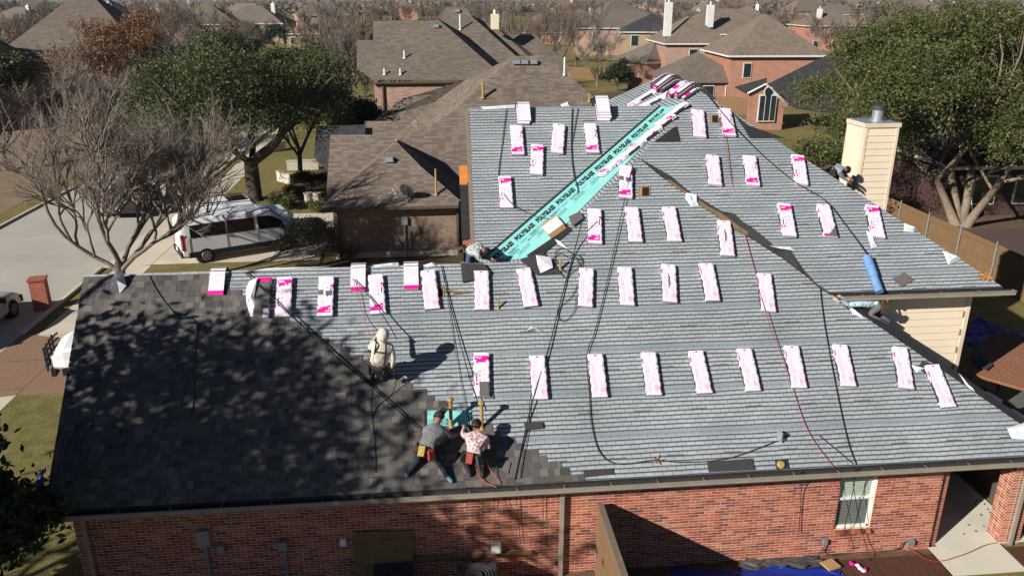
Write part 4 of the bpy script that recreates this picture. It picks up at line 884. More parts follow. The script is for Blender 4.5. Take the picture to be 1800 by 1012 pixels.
# ------------------------------------------------------------------ ground, street, paving
def grassmat():
    m, nt, bs = _new('winter_lawn'); bs.inputs['Roughness'].default_value = .95; bs.inputs['Specular IOR Level'].default_value = .1
    g = nt.nodes.new('ShaderNodeNewGeometry').outputs['Position']
    n1 = N(nt, 'ShaderNodeTexNoise', i_Vector=g, i_Scale=.12, i_Detail=6.0, i_Roughness=.65); n2 = N(nt, 'ShaderNodeTexNoise', i_Vector=g, i_Scale=2.2, i_Detail=8.0, i_Roughness=.75); n3 = N(nt, 'ShaderNodeTexNoise', i_Vector=g, i_Scale=28.0, i_Detail=4.0)
    def rmp(f, a, b): r = N(nt, 'ShaderNodeMapRange', i_0=f); r.inputs[1].default_value = a; r.inputs[2].default_value = b; return r.outputs[0]
    c = mix(nt, rmp(n1.outputs[0], .35, .65), rgb((.19, .15, .055)), rgb((.10, .11, .03)))
    c = mix(nt, rmp(n2.outputs[0], .35, .7), c, rgb((.27, .22, .085))); c = mix(nt, mth(nt, 'MULTIPLY', rmp(n3.outputs[0], .5, .75), .5), c, rgb((.05, .055, .015)))
    nt.links.new(c, bs.inputs['Base Color']); bump(nt, bs, n3.outputs[0], .04); return m
M['grass'] = grassmat(); M['street'] = mat('street_concrete', (.46, .42, .36), .92, (.37, .335, .285), .35, 10, coords='World')
M['drive'] = mat('driveway_concrete', (.62, .545, .435), .9, (.50, .435, .34), .5, 10, coords='World'); M['aggr'] = mat('brown_aggregate', (.30, .185, .12), .95, (.2, .12, .08), 18.0, 6, coords='World')
M['dirt'] = mat('bare_soil', (.16, .10, .06), .95, (.09, .06, .035), 3.0, 8, coords='World'); M['joint'] = flat('joint', (.12, .10, .08), .9)
def sheet(name, pts, z, m, kind='structure'):
    P = [(p[0], p[1], z) for p in pts]; a = sum(P[i][0] * P[(i + 1) % len(P)][1] - P[(i + 1) % len(P)][0] * P[i][1] for i in range(len(P)))
    o = MB().poly(P if a > 0 else P[::-1]).obj(name, [m], uv=False); o['kind'] = kind; return o
sheet('ground', [(-6000, -300), (6000, -300), (6000, 9000), (-6000, 9000)], 0.0, M['grass'])
sheet('street', [(-23.5, -60), (-15.35, -60), (-15.35, 400), (-23.5, 400)], .004, M['street'])
sheet('driveway', [(-15.35, 36.2), (-13.3, 36.6), (-5.6, 36.6), (-5.6, 45.4), (-13.0, 45.6), (-15.35, 47.2)], .012, M['drive'])
sheet('sidewalk', [(-14.75, -60), (-13.25, -60), (-13.25, 36.5), (-14.75, 36.5)], .010, M['drive']); sheet('sidewalk', [(-14.75, 47), (-13.25, 46), (-13.25, 140), (-14.75, 140)], .010, M['drive'])
sheet('driveway', [(-13.25, 23.6), (-7.6, 23.6), (-7.6, 28.0), (-13.25, 28.0)], .008, M['aggr']); sheet('driveway_apron', [(-15.35, 23.2), (-13.25, 23.6), (-13.25, 28.0), (-15.35, 28.6)], .014, M['aggr'])
sheet('planting_bed', [(-8.5, 47.2), (-5.8, 46.8), (-5.8, 52), (-9.4, 51.5)], .008, M['dirt']); sheet('side_yard', [(-6.6, 33.2), (1.0, 33.2), (1.0, 36.9), (-6.6, 36.9)], .006, mat('dark_grass', (.06, .06, .02), .95, (.10, .06, .03), 2.0, 8, coords='World'))  # side yard grass is darker than the open lawn
sheet('bare_yard', [(1.5, 4), (10.8, 4), (10.8, 13.9), (1.5, 13.9)], .006, M['dirt']); sheet('bare_yard', [(-12, 4), (1.4, 4), (1.4, 13.9), (-12, 13.9)], .006, M['dirt'])
sheet('leaf_litter', [(-70, 20), (-25.0, 20), (-25.0, 120), (-70, 120)], .006, mat('leaf_litter', (.27, .19, .12), .95, (.16, .115, .07), .8, 10, coords='World'))
for nm, e0, e1, n0, n1 in (('kerb', -15.42, -15.28, -60, 23.2), ('kerb', -15.42, -15.28, 28.6, 36.2), ('kerb', -15.42, -15.28, 47.2, 300), ('kerb', -23.6, -23.45, -60, 400)):
    o = MB().box(((e0 + e1) / 2, (n0 + n1) / 2, .05), (e1 - e0, n1 - n0, .12)).obj(nm, [M['drive']], uv=False); o['kind'] = 'structure'
jt = MB()
for p, q in (((-13.3, 36.6), (-13.0, 45.6)), ((-10.5, 36.6), (-10.2, 45.5)), ((-7.9, 36.6), (-7.8, 45.4)), ((-15.3, 41.0), (-5.7, 41.0))):
    d = Vector((q[0] - p[0], q[1] - p[1], 0)).normalized() ; nn_ = Vector((-d.y, d.x, 0)) * .012; a, b = Vector((*p, .016)), Vector((*q, .016)); jt.poly([a - nn_, b - nn_, b + nn_, a + nn_])
for k in range(26): jt.poly([(-14.75, -20 + k * 2.2, .014), (-13.25, -20 + k * 2.2, .014), (-13.25, -19.98 + k * 2.2, .014), (-14.75, -19.98 + k * 2.2, .014)])
o = jt.obj('paving_joints', [M['joint']], uv=False); o['kind'] = 'structure'
sheet('porch_floor', [(10.72, 12.9), (12.42, 12.9), (12.42, 13.83), (13.2, 13.83), (13.2, 16.7), (10.95, 16.7), (10.95, 13.86), (10.72, 13.86)], .06, M['slabc'])
dk = thing('deck', 'dark red brown plank deck in front of the brick wall under the window', 'deck', (9, 12, 0))
for k in range(12):
    e = 8.35 + k * .205; MB().box((e - 9, 0.1, .035), (.187, 3.1, .03)).obj('plank', [M['deck']], dk)
dk2 = thing('deck', 'dark red brown plank deck right of the porch slab', 'deck', (14, 12.5, 0))
for k in range(14):
    e = 12.55 + k * .205; MB().box((e - 14, .0, .035), (.187, 2.4, .03)).obj('plank', [M['deck']], dk2)
def crumple(label, pix, z, amp, m, name='tarp', seed=1, n=44):
    C = [atz(*p, z) for p in pix]; s = MB(); r_ = np.random.default_rng(seed); ph = r_.random((8, 4)) * 6
    def hh(u, v): return z + amp * sum(math.sin(u * (4 + 5 * k) + v * (3 + 4.7 * k) * (1 if k % 2 else -1) + ph[k, 0]) / (1 + k * .7) for k in range(7)) * .5 + amp
    vs = []
    for j in range(n + 1):
        for i in range(n + 1):
            u, v = i / n, j / n; p = C[0].lerp(C[1], u).lerp(C[3].lerp(C[2], u), v); vs.append((p.x + .05 * math.sin(v * 17 + u * 5), p.y + .05 * math.sin(u * 23), max(.03, hh(u, v))))
    s.add(vs, [[j * (n + 1) + i, j * (n + 1) + i + 1, (j + 1) * (n + 1) + i + 1, (j + 1) * (n + 1) + i] for j in range(n) for i in range(n)])
    o = s.obj(name, [M[m]], uv=False, smooth=True); return tag(o, label, 'tarp')
crumple('crumpled blue tarp on the ground at the foot of the brick wall', [(1180, 1030), (1500, 1030), (1470, 1000), (1180, 1000)], .03, .035, 'tarp', seed=3)
crumple('crumpled grey tarp between the wall and the blue tarp', [(1290, 1000), (1450, 998), (1430, 977), (1310, 985)], .03, .04, 'tarpgrey', seed=5)
crumple('blue tarp in the shade beside the left end of the house', [(60, 890), (74, 870), (80, 830), (72, 840)], .05, .1, 'tarp', seed=8)
crumple('deep blue tarp in the shaded yard beyond the siding wall', [(1690, 600), (1800, 650), (1800, 590), (1715, 560)], .03, .06, 'tarp', seed=9)
o = MB().box(atz(1460, 992, .12), (.32, .28, .04), rot=Matrix.Rotation(.3, 3, 'Z')).obj('cardboard_sheet', [M['card']]); tag(o, 'tan cardboard scrap on the deck by the tarp', 'cardboard')
ps = MB()
for k in range(7):
    c = atz(1498 + k * 4, 988 + k * 2.4, .1); ps.sphere(c + Vector((rng.normal(0, .03), rng.normal(0, .03), 0)), (.07 * rng.uniform(.5, 1.3), .05, .03), 6, 4, 1 if k in (0, 1, 4) else 0)
o = ps.obj('film_scrap', [M['pink'], M['magenta']], smooth=True, uv=False); tag(o, 'pink and magenta film scrap lying on the deck', 'wrapper')
rope([atz(1590, 958, .1), atz(1640, 985, .1), atz(1690, 975, .1), atz(1730, 958, .1), atz(1752, 953, .1)], 'thin red cord lying across the porch slab', 'redrope', .008)
for px, py, n_, d, lab in ((1450, 951, WN - .04, (.10, .08, .12), 'grey outlet box on the brick wall left below the window'), (1600, 952, WN - .04, (.16, .1, .12), 'grey tap box on the brick wall right below the window')):
    p = atn(px, py, n_); o = MB().box(p, d).obj('outlet_box', [M['metal']]); tag(o, lab, 'outlet')
rope([atn(1452, 955, WN - .06), atn(1444, 970, WN - .1), atn(1452, 975, WN - .2), atn(1480, 972, WN - .15), atn(1570, 966, WN - .1), atn(1585, 955, WN - .08), atn(1598, 950, WN - .06)], 'grey cable between the two boxes under the window', 'hose', .012, 'power_cable', 'cable')
for k in range(26):
    px, py = 1690 + rng.random() * 80, 855 + rng.random() * 85
    if px + (py - 850) * .75 > 1795 or px + (py - 850) * .75 < 1716: continue
    c = atz(px, py, .068); o = MB().box(c, (.05 * rng.uniform(.5, 1.4), .03, .012), rot=Matrix.Rotation(rng.random() * 6, 3, 'Z')).obj('shingle_chip', [M['asph']]); tag(o, 'small dark shingle chip lying on the porch slab', 'chip', 'dark chips scattered on the porch slab')
# things on the shaded wall
for px, py, sx, sy, m, lab in ((357, 944, .26, .36, 'metal', 'grey electric meter box on the shaded brick wall'), (389, 963, .14, .18, 'metal', 'small grey box right of the meter box'), (497, 957, .18, .18, 'metal', 'square grey box on the wall below the new shingles'), (603, 950, .12, .16, 'paper', 'small white box above the leaning plywood'), (872, 962, .2, .2, 'paper', 'white square vent on the wall left of the downspout')):
    p = atn(px, py, WN - .07); t = thing('wall_box', lab, 'utility box', p); MB().box((0, 0, 0), (sx, .12, sy)).obj('casing', [M[m]], t); MB().box((0, -.065, -.02), (sx * .8, .012, sy * .7)).obj('cover', [M[m]], t)
    if sx > .25 or px == 497: MB().tube([(.02, 0, -sy / 2), (.02, 0, -p.z)], .03, 8).obj('conduit', [M['metal']], t)
pw = MB().slab([atn(622, 935, WN - .05), atn(622, 1030, WN - .35), atn(725, 1030, WN - .35), atn(727, 932, WN - .05)], .02, down=Vector((0, .02, 0))).obj('plywood_sheet', [M['ply']]); tag(pw, 'brown plywood sheet leaning on the shaded brick wall', 'plywood')
pk = MB().slab([atn(722, 988, WN - .1), atn(935, 972, WN - .1), atn(935, 966, WN - .02), atn(722, 978, WN - .02)], .03).obj('plank', [M['ply']]); tag(pk, 'long brown board lying along the foot of the wall', 'board')
for px, lab in ((692, 'dark round topped air conditioner unit below the plywood'), (838, 'dark air conditioner unit left of the downspout')):
    p = atz(px, 1000, .75); t = thing('air_conditioner', lab, 'air conditioner', (p.x, p.y - .2, 0)); MB().box((0, 0, .38), (.8, .8, .76)).obj('casing', [M['darkmetal']], t); g_ = MB()
    for k in range(1, 6): g_.tube([(.065 * k * math.cos(a * .5236), .065 * k * math.sin(a * .5236), .77) for a in range(13)], .008, 4)
    g_.obj('grille', [M['darkmetal']], t); MB().tube([(0, 0, .76), (0, 0, .80)], .1, 10).obj('fan_hub', [M['darkmetal']], t)

# ------------------------------------------------------------------ fences, pergola
ff = thing('wooden_fence', 'tan plank fence with grey cap running from the brick wall towards the viewer', 'fence', (3.16, 10, 0))
for k in range(52):
    n_ = 13.72 - k * .143; MB().box((-.02, n_ - 10, .9 + rng.normal(0, .004)), (.02, .136, 1.78)).obj('plank', [M['fencewood']], ff)
MB().box((.0, -.2, 1.83), (.13, 7.8, .045)).obj('cap_rail', [M['fencegrey']], ff)
for z_ in (.4, 1.45): MB().box((.03, -.2, z_), (.04, 7.8, .09)).obj('rail', [M['fencegrey']], ff)
for k in range(3): MB().tube([(.06, 3.2 - k * 2.4, 0), (.06, 3.2 - k * 2.4, 1.75)], .03, 10).obj('post', [M['metal']], ff)
fr = thing('wooden_fence', 'tall brown plank fence with steel posts behind the right roof corner', 'fence', (23.7, 30, 0))
for k in range(160):
    n_ = 17.5 + k * .15; MB().box((0, n_ - 30, .9 + rng.normal(0, .004)), (.02, .143, 1.8)).obj('plank', [M['fencewood']], fr)
for z_ in (.3, .95, 1.6): MB().box((-.035, -.5, z_), (.04, 24, .07)).obj('rail', [M['fencewood']], fr)
for k in range(10): MB().tube([(-.08, -12 + k * 2.45, 0), (-.08, -12 + k * 2.45, 1.95)], .032, 10).obj('post', [M['metal']], fr)
c0_ = Vector((13.52, 17.78, 0)); u_ = Vector((.777, .629, 0)); v_ = Vector((.629, -.777, 0))
pg = thing('pergola', 'red brown slatted patio cover right of the house', 'pergola', c0_); M['perg'] = mat('pergola_wood', (.24, .105, .06), .8, (.16, .07, .04), 5.0, stretch=(4, 4, 4))
rot = Matrix((u_, v_, Vector((0, 0, 1)))).transposed()
for k in range(26): MB().box(u_ * (.07 + k * .142) + v_ * 3.0 + Vector((0, 0, 2.42)), (.09, 6.2, .09), rot=rot).obj('slat', [M['perg']], pg)
for q in (.35, 2.6, 5.4): MB().box(u_ * 1.85 + v_ * q + Vector((0, 0, 2.30)), (3.9, .12, .16), rot=rot).obj('beam', [M['perg']], pg)
for a, b in ((.2, .35), (3.5, .35), (.2, 5.4), (3.5, 5.4)): MB().box(u_ * a + v_ * b + Vector((0, 0, 1.12)), (.12, .12, 2.24)).obj('post', [M['perg']], pg)
loose(Pl(0, 0, 2.5), [(1706, 622), (1722, 622), (1746, 640), (1735, 650), (1722, 645)], 'dark shingle scraps lying on the slatted patio cover'); loose(Pl(0, 0, 2.5), [(1770, 705), (1800, 685), (1812, 712), (1785, 718)], 'grey shingle scraps at the edge of the slatted patio cover', 'asphgrey')
for k, (px, py) in enumerate(((1735, 692), (1778, 722))):
    s = MB()
    for q in range(5): s.sphere(Pl(0, 0, 2.5).at(px + q * 5, py + q * 3, .05), (.1, .07, .05), 8, 5, q % 2)
    tag(s.obj('film_scrap', [M['pink'], M['paper']], smooth=True, uv=False), 'pale pink film scrap on the patio cover, %s one' % ('upper', 'lower')[k], 'wrapper')
# rear fences of the neighbouring yards
def plankfence(p, q, label, h=1.8, m='fencewood', w_=.15):
    p, q = Vector((*p, 0)), Vector((*q, 0)); L = (q - p).length; d = (q - p).normalized(); rz = math.atan2(d.y, d.x); t = thing('wooden_fence', label, 'fence', p, rz); k = 0; pm = MB().box((0, 0, h / 2), (w_ * .94, .02, h)).mesh('plank', [M[m]])
    while k * w_ < L:
        o = child('plank', pm, t); o.location = (k * w_, 0, rng.normal(0, .015)); k += 1
    for z_ in (.4, 1.4): MB().box((L / 2, .03, z_), (L, .04, .08)).obj('rail', [M[m]], t)
    return t
pxy = lambda x, y, z=1.8: tuple(atz(x, y, z))[:2]
plankfence(pxy(1062, 163), pxy(1150, 158), 'weathered plank fence behind the pink bundles on the left ridge', m='fencegrey', w_=.3); plankfence(pxy(1105, 133), pxy(1175, 147), 'red brown plank fence right of the round evergreen shrub', w_=.3); plankfence(pxy(1236, 168), pxy(1318, 172), 'red brown plank fence behind the roof peak', w_=.3); plankfence(pxy(1000, 118), pxy(1110, 121), 'brown plank fence behind the small bare tree', w_=.3)

# ------------------------------------------------------------------ brick letterbox pillar
mbp = thing('letterbox_pillar', 'red brick letterbox pillar on the verge by the kerb', 'letterbox', (-15.75, 31.25, 0), R(12))
MB().box((0, 0, .62), (.56, .5, 1.24)).obj('pillar', [brickmat('pillar_brick', (.42, .11, .06), (.30, .07, .04), (.5, .36, .26), .2, .067)], mbp); MB().box((0, 0, 1.27), (.64, .58, .07)).obj('cap', [brickmat('cap_brick', (.36, .09, .05), (.28, .07, .04), (.45, .34, .25), .1, .2)], mbp); MB().box((-.285, 0, .95), (.02, .24, .22)).obj('letter_door', [M['darkmetal']], mbp)

# ------------------------------------------------------------------ vehicles
CW = mat('white_car_paint', (.80, .81, .82), .25, (.77, .78, .79), 2.0, spec=.5); CS = mat('silver_car_paint', (.42, .43, .45), .25, (.38, .39, .41), 2.0, spec=.5); CD = mat('dark_car_paint', (.02, .022, .026), .25, (.03, .03, .034), 2.0, spec=.5)
GL = flat('car_glass', (.008, .011, .013), .12, spec=.25); TY = mat('tyre', (.015, .015, .015), .85); RIM = mat('alloy', (.45, .46, .48), .35, metal=.7); TL = flat('tail_lamp', (.45, .01, .015), .2, spec=.5); HL = flat('head_lamp', (.7, .7, .68), .15, spec=.6); CLAD = mat('black_cladding', (.02, .02, .022), .6); AMB = flat('amber_lamp', (.6, .18, .02), .3)
def vehicle(name, label, st, wheels, wr, paint, loc, az, side_win, wind, rear=None, clad=True, tall=False):
    # st: stations (x, zbottom, zbelt, ztop, half-width low, belt, top), x forward
    t = thing(name, label, 'van' if name == 'van' else 'car', loc, az)
    def ring(s):
        x, zb, zw, zr, a, b, c = s; h = [(a * .9, zb), (a, zb + .12), (b, zw * .6 + zb * .4), (b, zw), (c + (b - c) * .25, zw + (zr - zw) * .72), (c * .9, zr - .03 * (zr - zw) / .6), (c * .5, zr + .01)]
        return [Vector((x, -p, z)) for p, z in h] + [Vector((x, p, z)) for p, z in h[::-1]]
    fine = []
    for a, b in zip(st[:-1], st[1:]):
        for k in range(4): fine.append(tuple(a[i] + (b[i] - a[i]) * k / 4 for i in range(7)))
    fine.append(st[-1]); s = MB(); rs = [ring(f) for f in fine]; n = len(rs[0]); s.add([v for r_ in rs for v in r_], [[i * n + k, (i + 1) * n + k, (i + 1) * n + (k + 1) % n, i * n + (k + 1) % n] for i in range(len(rs) - 1) for k in range(n)] + [list(range(n)), list(range((len(rs) - 1) * n, len(rs) * n))[::-1]])
    body = s.obj('body', [paint], t, uv=False, smooth=False)
    m_ = body.modifiers.new('b', 'BEVEL'); m_.width = .03; m_.segments = 2; m_.limit_method = 'ANGLE'
    def at(x):
        for a, b in zip(st[:-1], st[1:]):
            if a[0] <= x <= b[0]: f = (x - a[0]) / max(b[0] - a[0], 1e-6); return tuple(a[i] + (b[i] - a[i]) * f for i in range(7))
        return st[0] if x < st[0][0] else st[-1]
    for (x0, x1, q0, q1) in side_win:
        for sg in (-1, 1):
            w_ = MB(); K = 8
            P = []
            for k in range(K + 1):
                f = at(x0 + (x1 - x0) * k / K); lo = Vector((f[0], sg * (f[5] + .012), f[2] + .03)); hi = Vector((f[0], sg * (f[6] + (f[5] - f[6]) * .25 + .014), f[2] + (f[3] - f[2]) * .70)); P.append((lo.lerp(hi, q0), lo.lerp(hi, q1)))
            for a, b in zip(P[:-1], P[1:]): w_.poly([a[0], b[0], b[1], a[1]] if sg < 0 else [a[1], b[1], b[0], a[0]])
            w_.obj('side_window', [GL], t, uv=False)
    for x0, x1 in [wind] + ([rear] if rear else []):
        w_ = MB(); f0, f1 = at(x0), at(x1); K = 6; sg = 1 if x0 > x1 else -1
        lo = [Vector((x0 + .02 * sg, (k / K * 2 - 1) * f0[5] * .86, f0[3] + .025)) for k in range(K + 1)]; hi = [Vector((x1 + .02 * sg, (k / K * 2 - 1) * f1[6] * .84, f1[3] + .018)) for k in range(K + 1)]
        for k in range(K): w_.poly([lo[k], lo[k + 1], hi[k + 1], hi[k]] if sg > 0 else [hi[k], hi[k + 1], lo[k + 1], lo[k]])
        w_.obj('windscreen', [GL], t, uv=False)
    hw = max(f[4] for f in st); x_f, x_r = st[-1], st[0]
    for x in wheels:
        for sg in (-1, 1):
            c = Vector((x, sg * (hw - .10), wr)); ax = Vector((0, sg, 0))
            MB().tube([c - ax * .14, c + ax * .095], wr * 1.16, 20).obj('wheel_arch', [CLAD], t, uv=False)
            wh = thing('wheel', 'x', 'x'); del wh['label'], wh['category']; wh.parent = t; wh.location = c
            MB().tube([-ax * .1, -ax * .12 + ax * .02, ax * .10, ax * .125], [wr * .9, wr, wr, wr * .9], 24).obj('tyre', [TY], wh, uv=False)
            rm = MB().tube([ax * .118, ax * .132], [wr * .64, wr * .6], 20)
            for k in range(6): d = Vector((math.cos(k * 1.047), 0, math.sin(k * 1.047))); rm.box(ax * .135 + d * wr * .33, (.06, .02, wr * .55), rot=Matrix.Rotation(math.pi / 2 - k * 1.047, 3, 'Y'))
            rm.obj('rim', [RIM], wh, uv=False); MB().tube([ax * .1285, ax * .1345], wr * .5, 20).obj('rim_recess', [TY], wh, uv=False)
    for x in [w_[0] - .05 for w_ in side_win] + [side_win[-1][1] + .05]:
        f = at(x)
        for sg in (-1, 1): MB().box((x, sg * (f[5] + .006), (f[2] + .5) / 2 + .12), (.014, .012, f[2] - .45)).obj('door_seam', [CLAD], t, uv=False)
    for w_ in side_win[1:]:
        f = at(w_[0] + .12)
        for sg in (-1, 1): MB().box((w_[0] + .12, sg * (f[5] + .015), f[2] - .12), (.16, .03, .035)).obj('door_handle', [CLAD], t, uv=False)
    MB().box((x_r[0] - .095, 0, .62), (.02, .32, .16)).obj('number_plate', [M['paper']], t, uv=False)
    if clad:
        for sg in (-1, 1): MB().box(((st[0][0] + st[-1][0]) / 2, sg * (hw + .004), .48), (st[-1][0] - st[0][0] - .5, .03, .26)).obj('side_cladding', [CLAD], t, uv=False)
    for sg in (-1, 1):
        MB().box((x_r[0] - .005, sg * (x_r[5] - .09), (x_r[2] + .95) / 2 if tall else x_r[2] - .05), (.05, .12, .75 if tall else .2)).obj('tail_light', [TL], t, uv=False)
        MB().box((x_r[0] + .06, sg * (x_r[5] + .004), (x_r[2] + .95) / 2 if tall else x_r[2] - .05), (.12, .02, .75 if tall else .2)).obj('tail_light', [TL], t, uv=False)
        MB().box((x_f[0] - .04, sg * (x_f[5] - .16), x_f[2] - .08), (.14, .28, .16)).obj('headlight', [HL], t, uv=False); m__ = at(wind[0] - .35)
        MB().box((wind[0] - .45, sg * (m__[5] + .14), m__[2] + .1), (.1, .2, .22)).obj('mirror', [CLAD], t, uv=False)
    MB().box((x_f[0] + .01, 0, x_f[2] - .3), (.06, x_f[5] * 1.1, .3)).obj('grille', [CLAD], t, uv=False); MB().box((x_r[0] - .02, 0, .5), (.14, hw * 1.92, .24)).obj('bumper', [CLAD], t, uv=False); MB().box((x_f[0] + .03, 0, .45), (.14, hw * 1.8, .26)).obj('bumper', [CLAD], t, uv=False)
    return t, at
vaz = math.atan2(1.61, 3.24); vd = Vector((math.cos(vaz), math.sin(vaz), 0)); vn = Vector((-vd.y, vd.x, 0))
van, vat = vehicle('van', 'white passenger van with dark windows parked on the driveway', [(-2.95, .35, 1.25, 1.95, .98, .99, .84), (-2.75, .32, 1.25, 2.12, 1.0, 1.0, .86), (-1.0, .3, 1.25, 2.16, 1.0, 1.01, .88), (1.0, .3, 1.22, 2.14, 1.0, 1.01, .86), (1.25, .3, 1.20, 2.08, 1.0, 1.0, .85), (2.15, .3, 1.15, 1.32, 1.0, .98, .86), (2.75, .34, 1.0, 1.12, .97, .92, .78), (2.98, .4, .85, .92, .9, .82, .7)], (-1.95, 1.75), .36, CW, Vector((-9.05, 37.6, 0)) + vn * .9, vaz, [(-2.55, -.95, .0, .98), (-.88, .38, .0, .98), (.55, 1.75, .0, .98)], (2.1, 1.28), tall=True)
rf = MB()
for k in range(5): rf.box((-2.2 + k * .75, 0, 2.16), (.03, 1.5, .02))
rf.obj('roof_rib', [CW], van, uv=False)['kind'] = 'stuff'
suv, _ = vehicle('parked_car', 'white sport utility car behind the passenger van', [(-2.6, .38, 1.15, 1.75, .96, .97, .74), (-2.45, .34, 1.15, 1.88, .98, .98, .76), (-.5, .32, 1.15, 1.94, .99, .99, .78), (.55, .32, 1.13, 1.88, .99, .99, .76), (1.3, .32, 1.12, 1.24, .99, .97, .8), (2.3, .36, 1.02, 1.12, .97, .93, .78), (2.6, .42, .9, .96, .9, .84, .7)], (-1.55, 1.6), .39, CW, Vector((-9.5, 37.95, 0)) + vn * 3.6 + vd * .9, vaz - .04, [(-2.35, -1.35, 0, .98), (-1.25, -.2, 0, .98), (-.1, .95, 0, .98)], (1.26, .6))
for sg in (-1, 1): MB().box((-.9, sg * .72, 1.97), (2.6, .05, .05)).obj('roof_rail', [CLAD], suv, uv=False)
MB().box((-.1, 0, 1.95), (.9, .9, .02)).obj('sunroof', [GL], suv, uv=False)
trk, _ = vehicle('pickup_truck', 'white pickup truck with black grille guard behind the left roof edge', [(-2.9, .55, 1.15, 1.2, .96, .97, .9), (-.9, .5, 1.2, 1.25, .98, .98, .9), (-.85, .45, 1.25, 1.85, .98, .98, .74), (.5, .45, 1.22, 1.84, .98, .98, .74), (1.15, .45, 1.2, 1.27, .98, .96, .82), (2.4, .5, 1.12, 1.2, .96, .92, .8), (2.75, .55, .98, 1.02, .9, .86, .74)], (-1.7, 1.75), .42, CW, Vector((-9.75, 25.6, 0)), math.pi + .2, [(-.75, -.05, 0, .98), (.05, .85, 0, .98)], (1.1, .55))
gg = MB()
for z_ in (.55, .75, .95, 1.12): gg.tube([(2.92, -.9, z_), (3.02, -.4, z_), (3.02, .4, z_), (2.92, .9, z_)], .03, 8)
for y_ in (-.55, -.2, .2, .55): gg.tube([(3.02, y_, .45), (3.02, y_, 1.2)], .035, 8)
gg.obj('grille_guard', [CLAD], trk, uv=False)
car1, _ = vehicle('parked_car', 'silver sedan parked at the kerb by the brick letterbox pillar', [(-2.3, .3, .85, .92, .86, .88, .7), (-1.5, .26, .92, 1.05, .9, .9, .74), (-.9, .25, .92, 1.40, .91, .91, .62), (.2, .25, .92, 1.44, .91, .91, .62), (1.1, .25, .9, .98, .91, .9, .74), (2.0, .27, .78, .86, .88, .84, .66), (2.35, .3, .66, .7, .8, .76, .6)], (-1.4, 1.45), .33, CS, Vector((-17.35, 29.0, 0)), math.pi / 2, [(-.95, -.05, 0, .98), (.02, .85, 0, .98)], (1.06, .28), (-1.45, -.95), clad=False)
car2, _ = vehicle('parked_car', 'dark car with red tail lights on the street behind the bare tree', [(-2.3, .35, 1.05, 1.5, .88, .9, .68), (-2.1, .3, 1.05, 1.68, .92, .92, .7), (.4, .3, 1.05, 1.7, .93, .93, .7), (1.15, .3, 1.02, 1.1, .92, .9, .74), (2.1, .33, .92, 1.0, .9, .86, .7), (2.35, .38, .8, .84, .84, .78, .62)], (-1.4, 1.45), .36, CD, Vector((-17.6, 47.4, 0)), math.pi / 2, [(-1.9, -.8, 0, .98), (-.7, .2, 0, .98), (.28, .85, 0, .98)], (1.12, .45), clad=False)
# ------------------------------------------------------------------ neighbouring houses
def roofmat(name, c1, c2, c3, bw=.28, bh=.14, dark=.5):
    m, nt, bs = _new(name); bs.inputs['Roughness'].default_value = .95; bs.inputs['Specular IOR Level'].default_value = .15
    uv = nt.nodes.new('ShaderNodeTexCoord').outputs['UV']
    b = N(nt, 'ShaderNodeTexBrick', i_Vector=uv, i_Color1=rgb(c1), i_Color2=rgb(c2), i_Mortar=rgb(tuple(v * dark for v in c1)), i_Scale=1.0)
    b.inputs['Mortar Size'].default_value = .008; b.inputs['Brick Width'].default_value = bw; b.inputs['Row Height'].default_value = bh; b.inputs['Mortar Smooth'].default_value = .6; b.offset = .37
    mp = N(nt, 'ShaderNodeMapping', i_0=uv); mp.inputs['Scale'].default_value = (1 / (bw * 1.3), 1 / bh, 1)
    wn = N(nt, 'ShaderNodeTexWhiteNoise', i_0=N(nt, 'ShaderNodeVectorMath', operation='FLOOR', i_0=mp.outputs[0]).outputs[0]); wn.noise_dimensions = '2D'
    c = mix(nt, mth(nt, 'MULTIPLY', mth(nt, 'GREATER_THAN', wn.outputs[0], .62), .8), b.outputs[0], rgb(c3))
    n = N(nt, 'ShaderNodeTexNoise', i_Vector=uv, i_Scale=.35, i_Detail=6.0); d = mth(nt, 'MULTIPLY_ADD', n.outputs[0], .5, .75); cmb = N(nt, 'ShaderNodeCombineColor', i_0=d, i_1=d, i_2=d)
    nt.links.new(mix(nt, 1.0, c, cmb.outputs[0], 'MULTIPLY'), bs.inputs['Base Color']); bump(nt, bs, mth(nt, 'SUBTRACT', 1.0, b.outputs['Fac']), .01); return m
RB = roofmat('brown_shingles', (.215, .175, .14), (.155, .128, .105), (.135, .098, .078)); RG = roofmat('weathered_shingles', (.19, .155, .125), (.15, .122, .098), (.13, .105, .085), .3, .16)
RD = roofmat('dark_shingles', (.05, .05, .052), (.04, .04, .042), (.06, .06, .06), .3, .16); RT = roofmat('tan_shingles', (.23, .18, .14), (.18, .145, .11), (.155, .12, .095), .3, .16)
BB = brickmat('brown_brick', (.28, .19, .13), (.16, .105, .08), (.36, .29, .22), .21, .072, .012); BP = brickmat('pink_brick', (.42, .24, .17), (.27, .13, .095), (.5, .42, .35), .22, .075, .012); BO = brickmat('orange_brick', (.42, .17, .10), (.32, .12, .075), (.5, .38, .3), .22, .075, .012); BT = brickmat('tan_brick', (.36, .26, .15), (.27, .18, .10), (.4, .34, .25), .22, .075, .012)
M['trim'] = mat('white_trim', (.72, .70, .66), .6); M['brgut'] = mat('brown_gutter', (.10, .075, .06), .6)
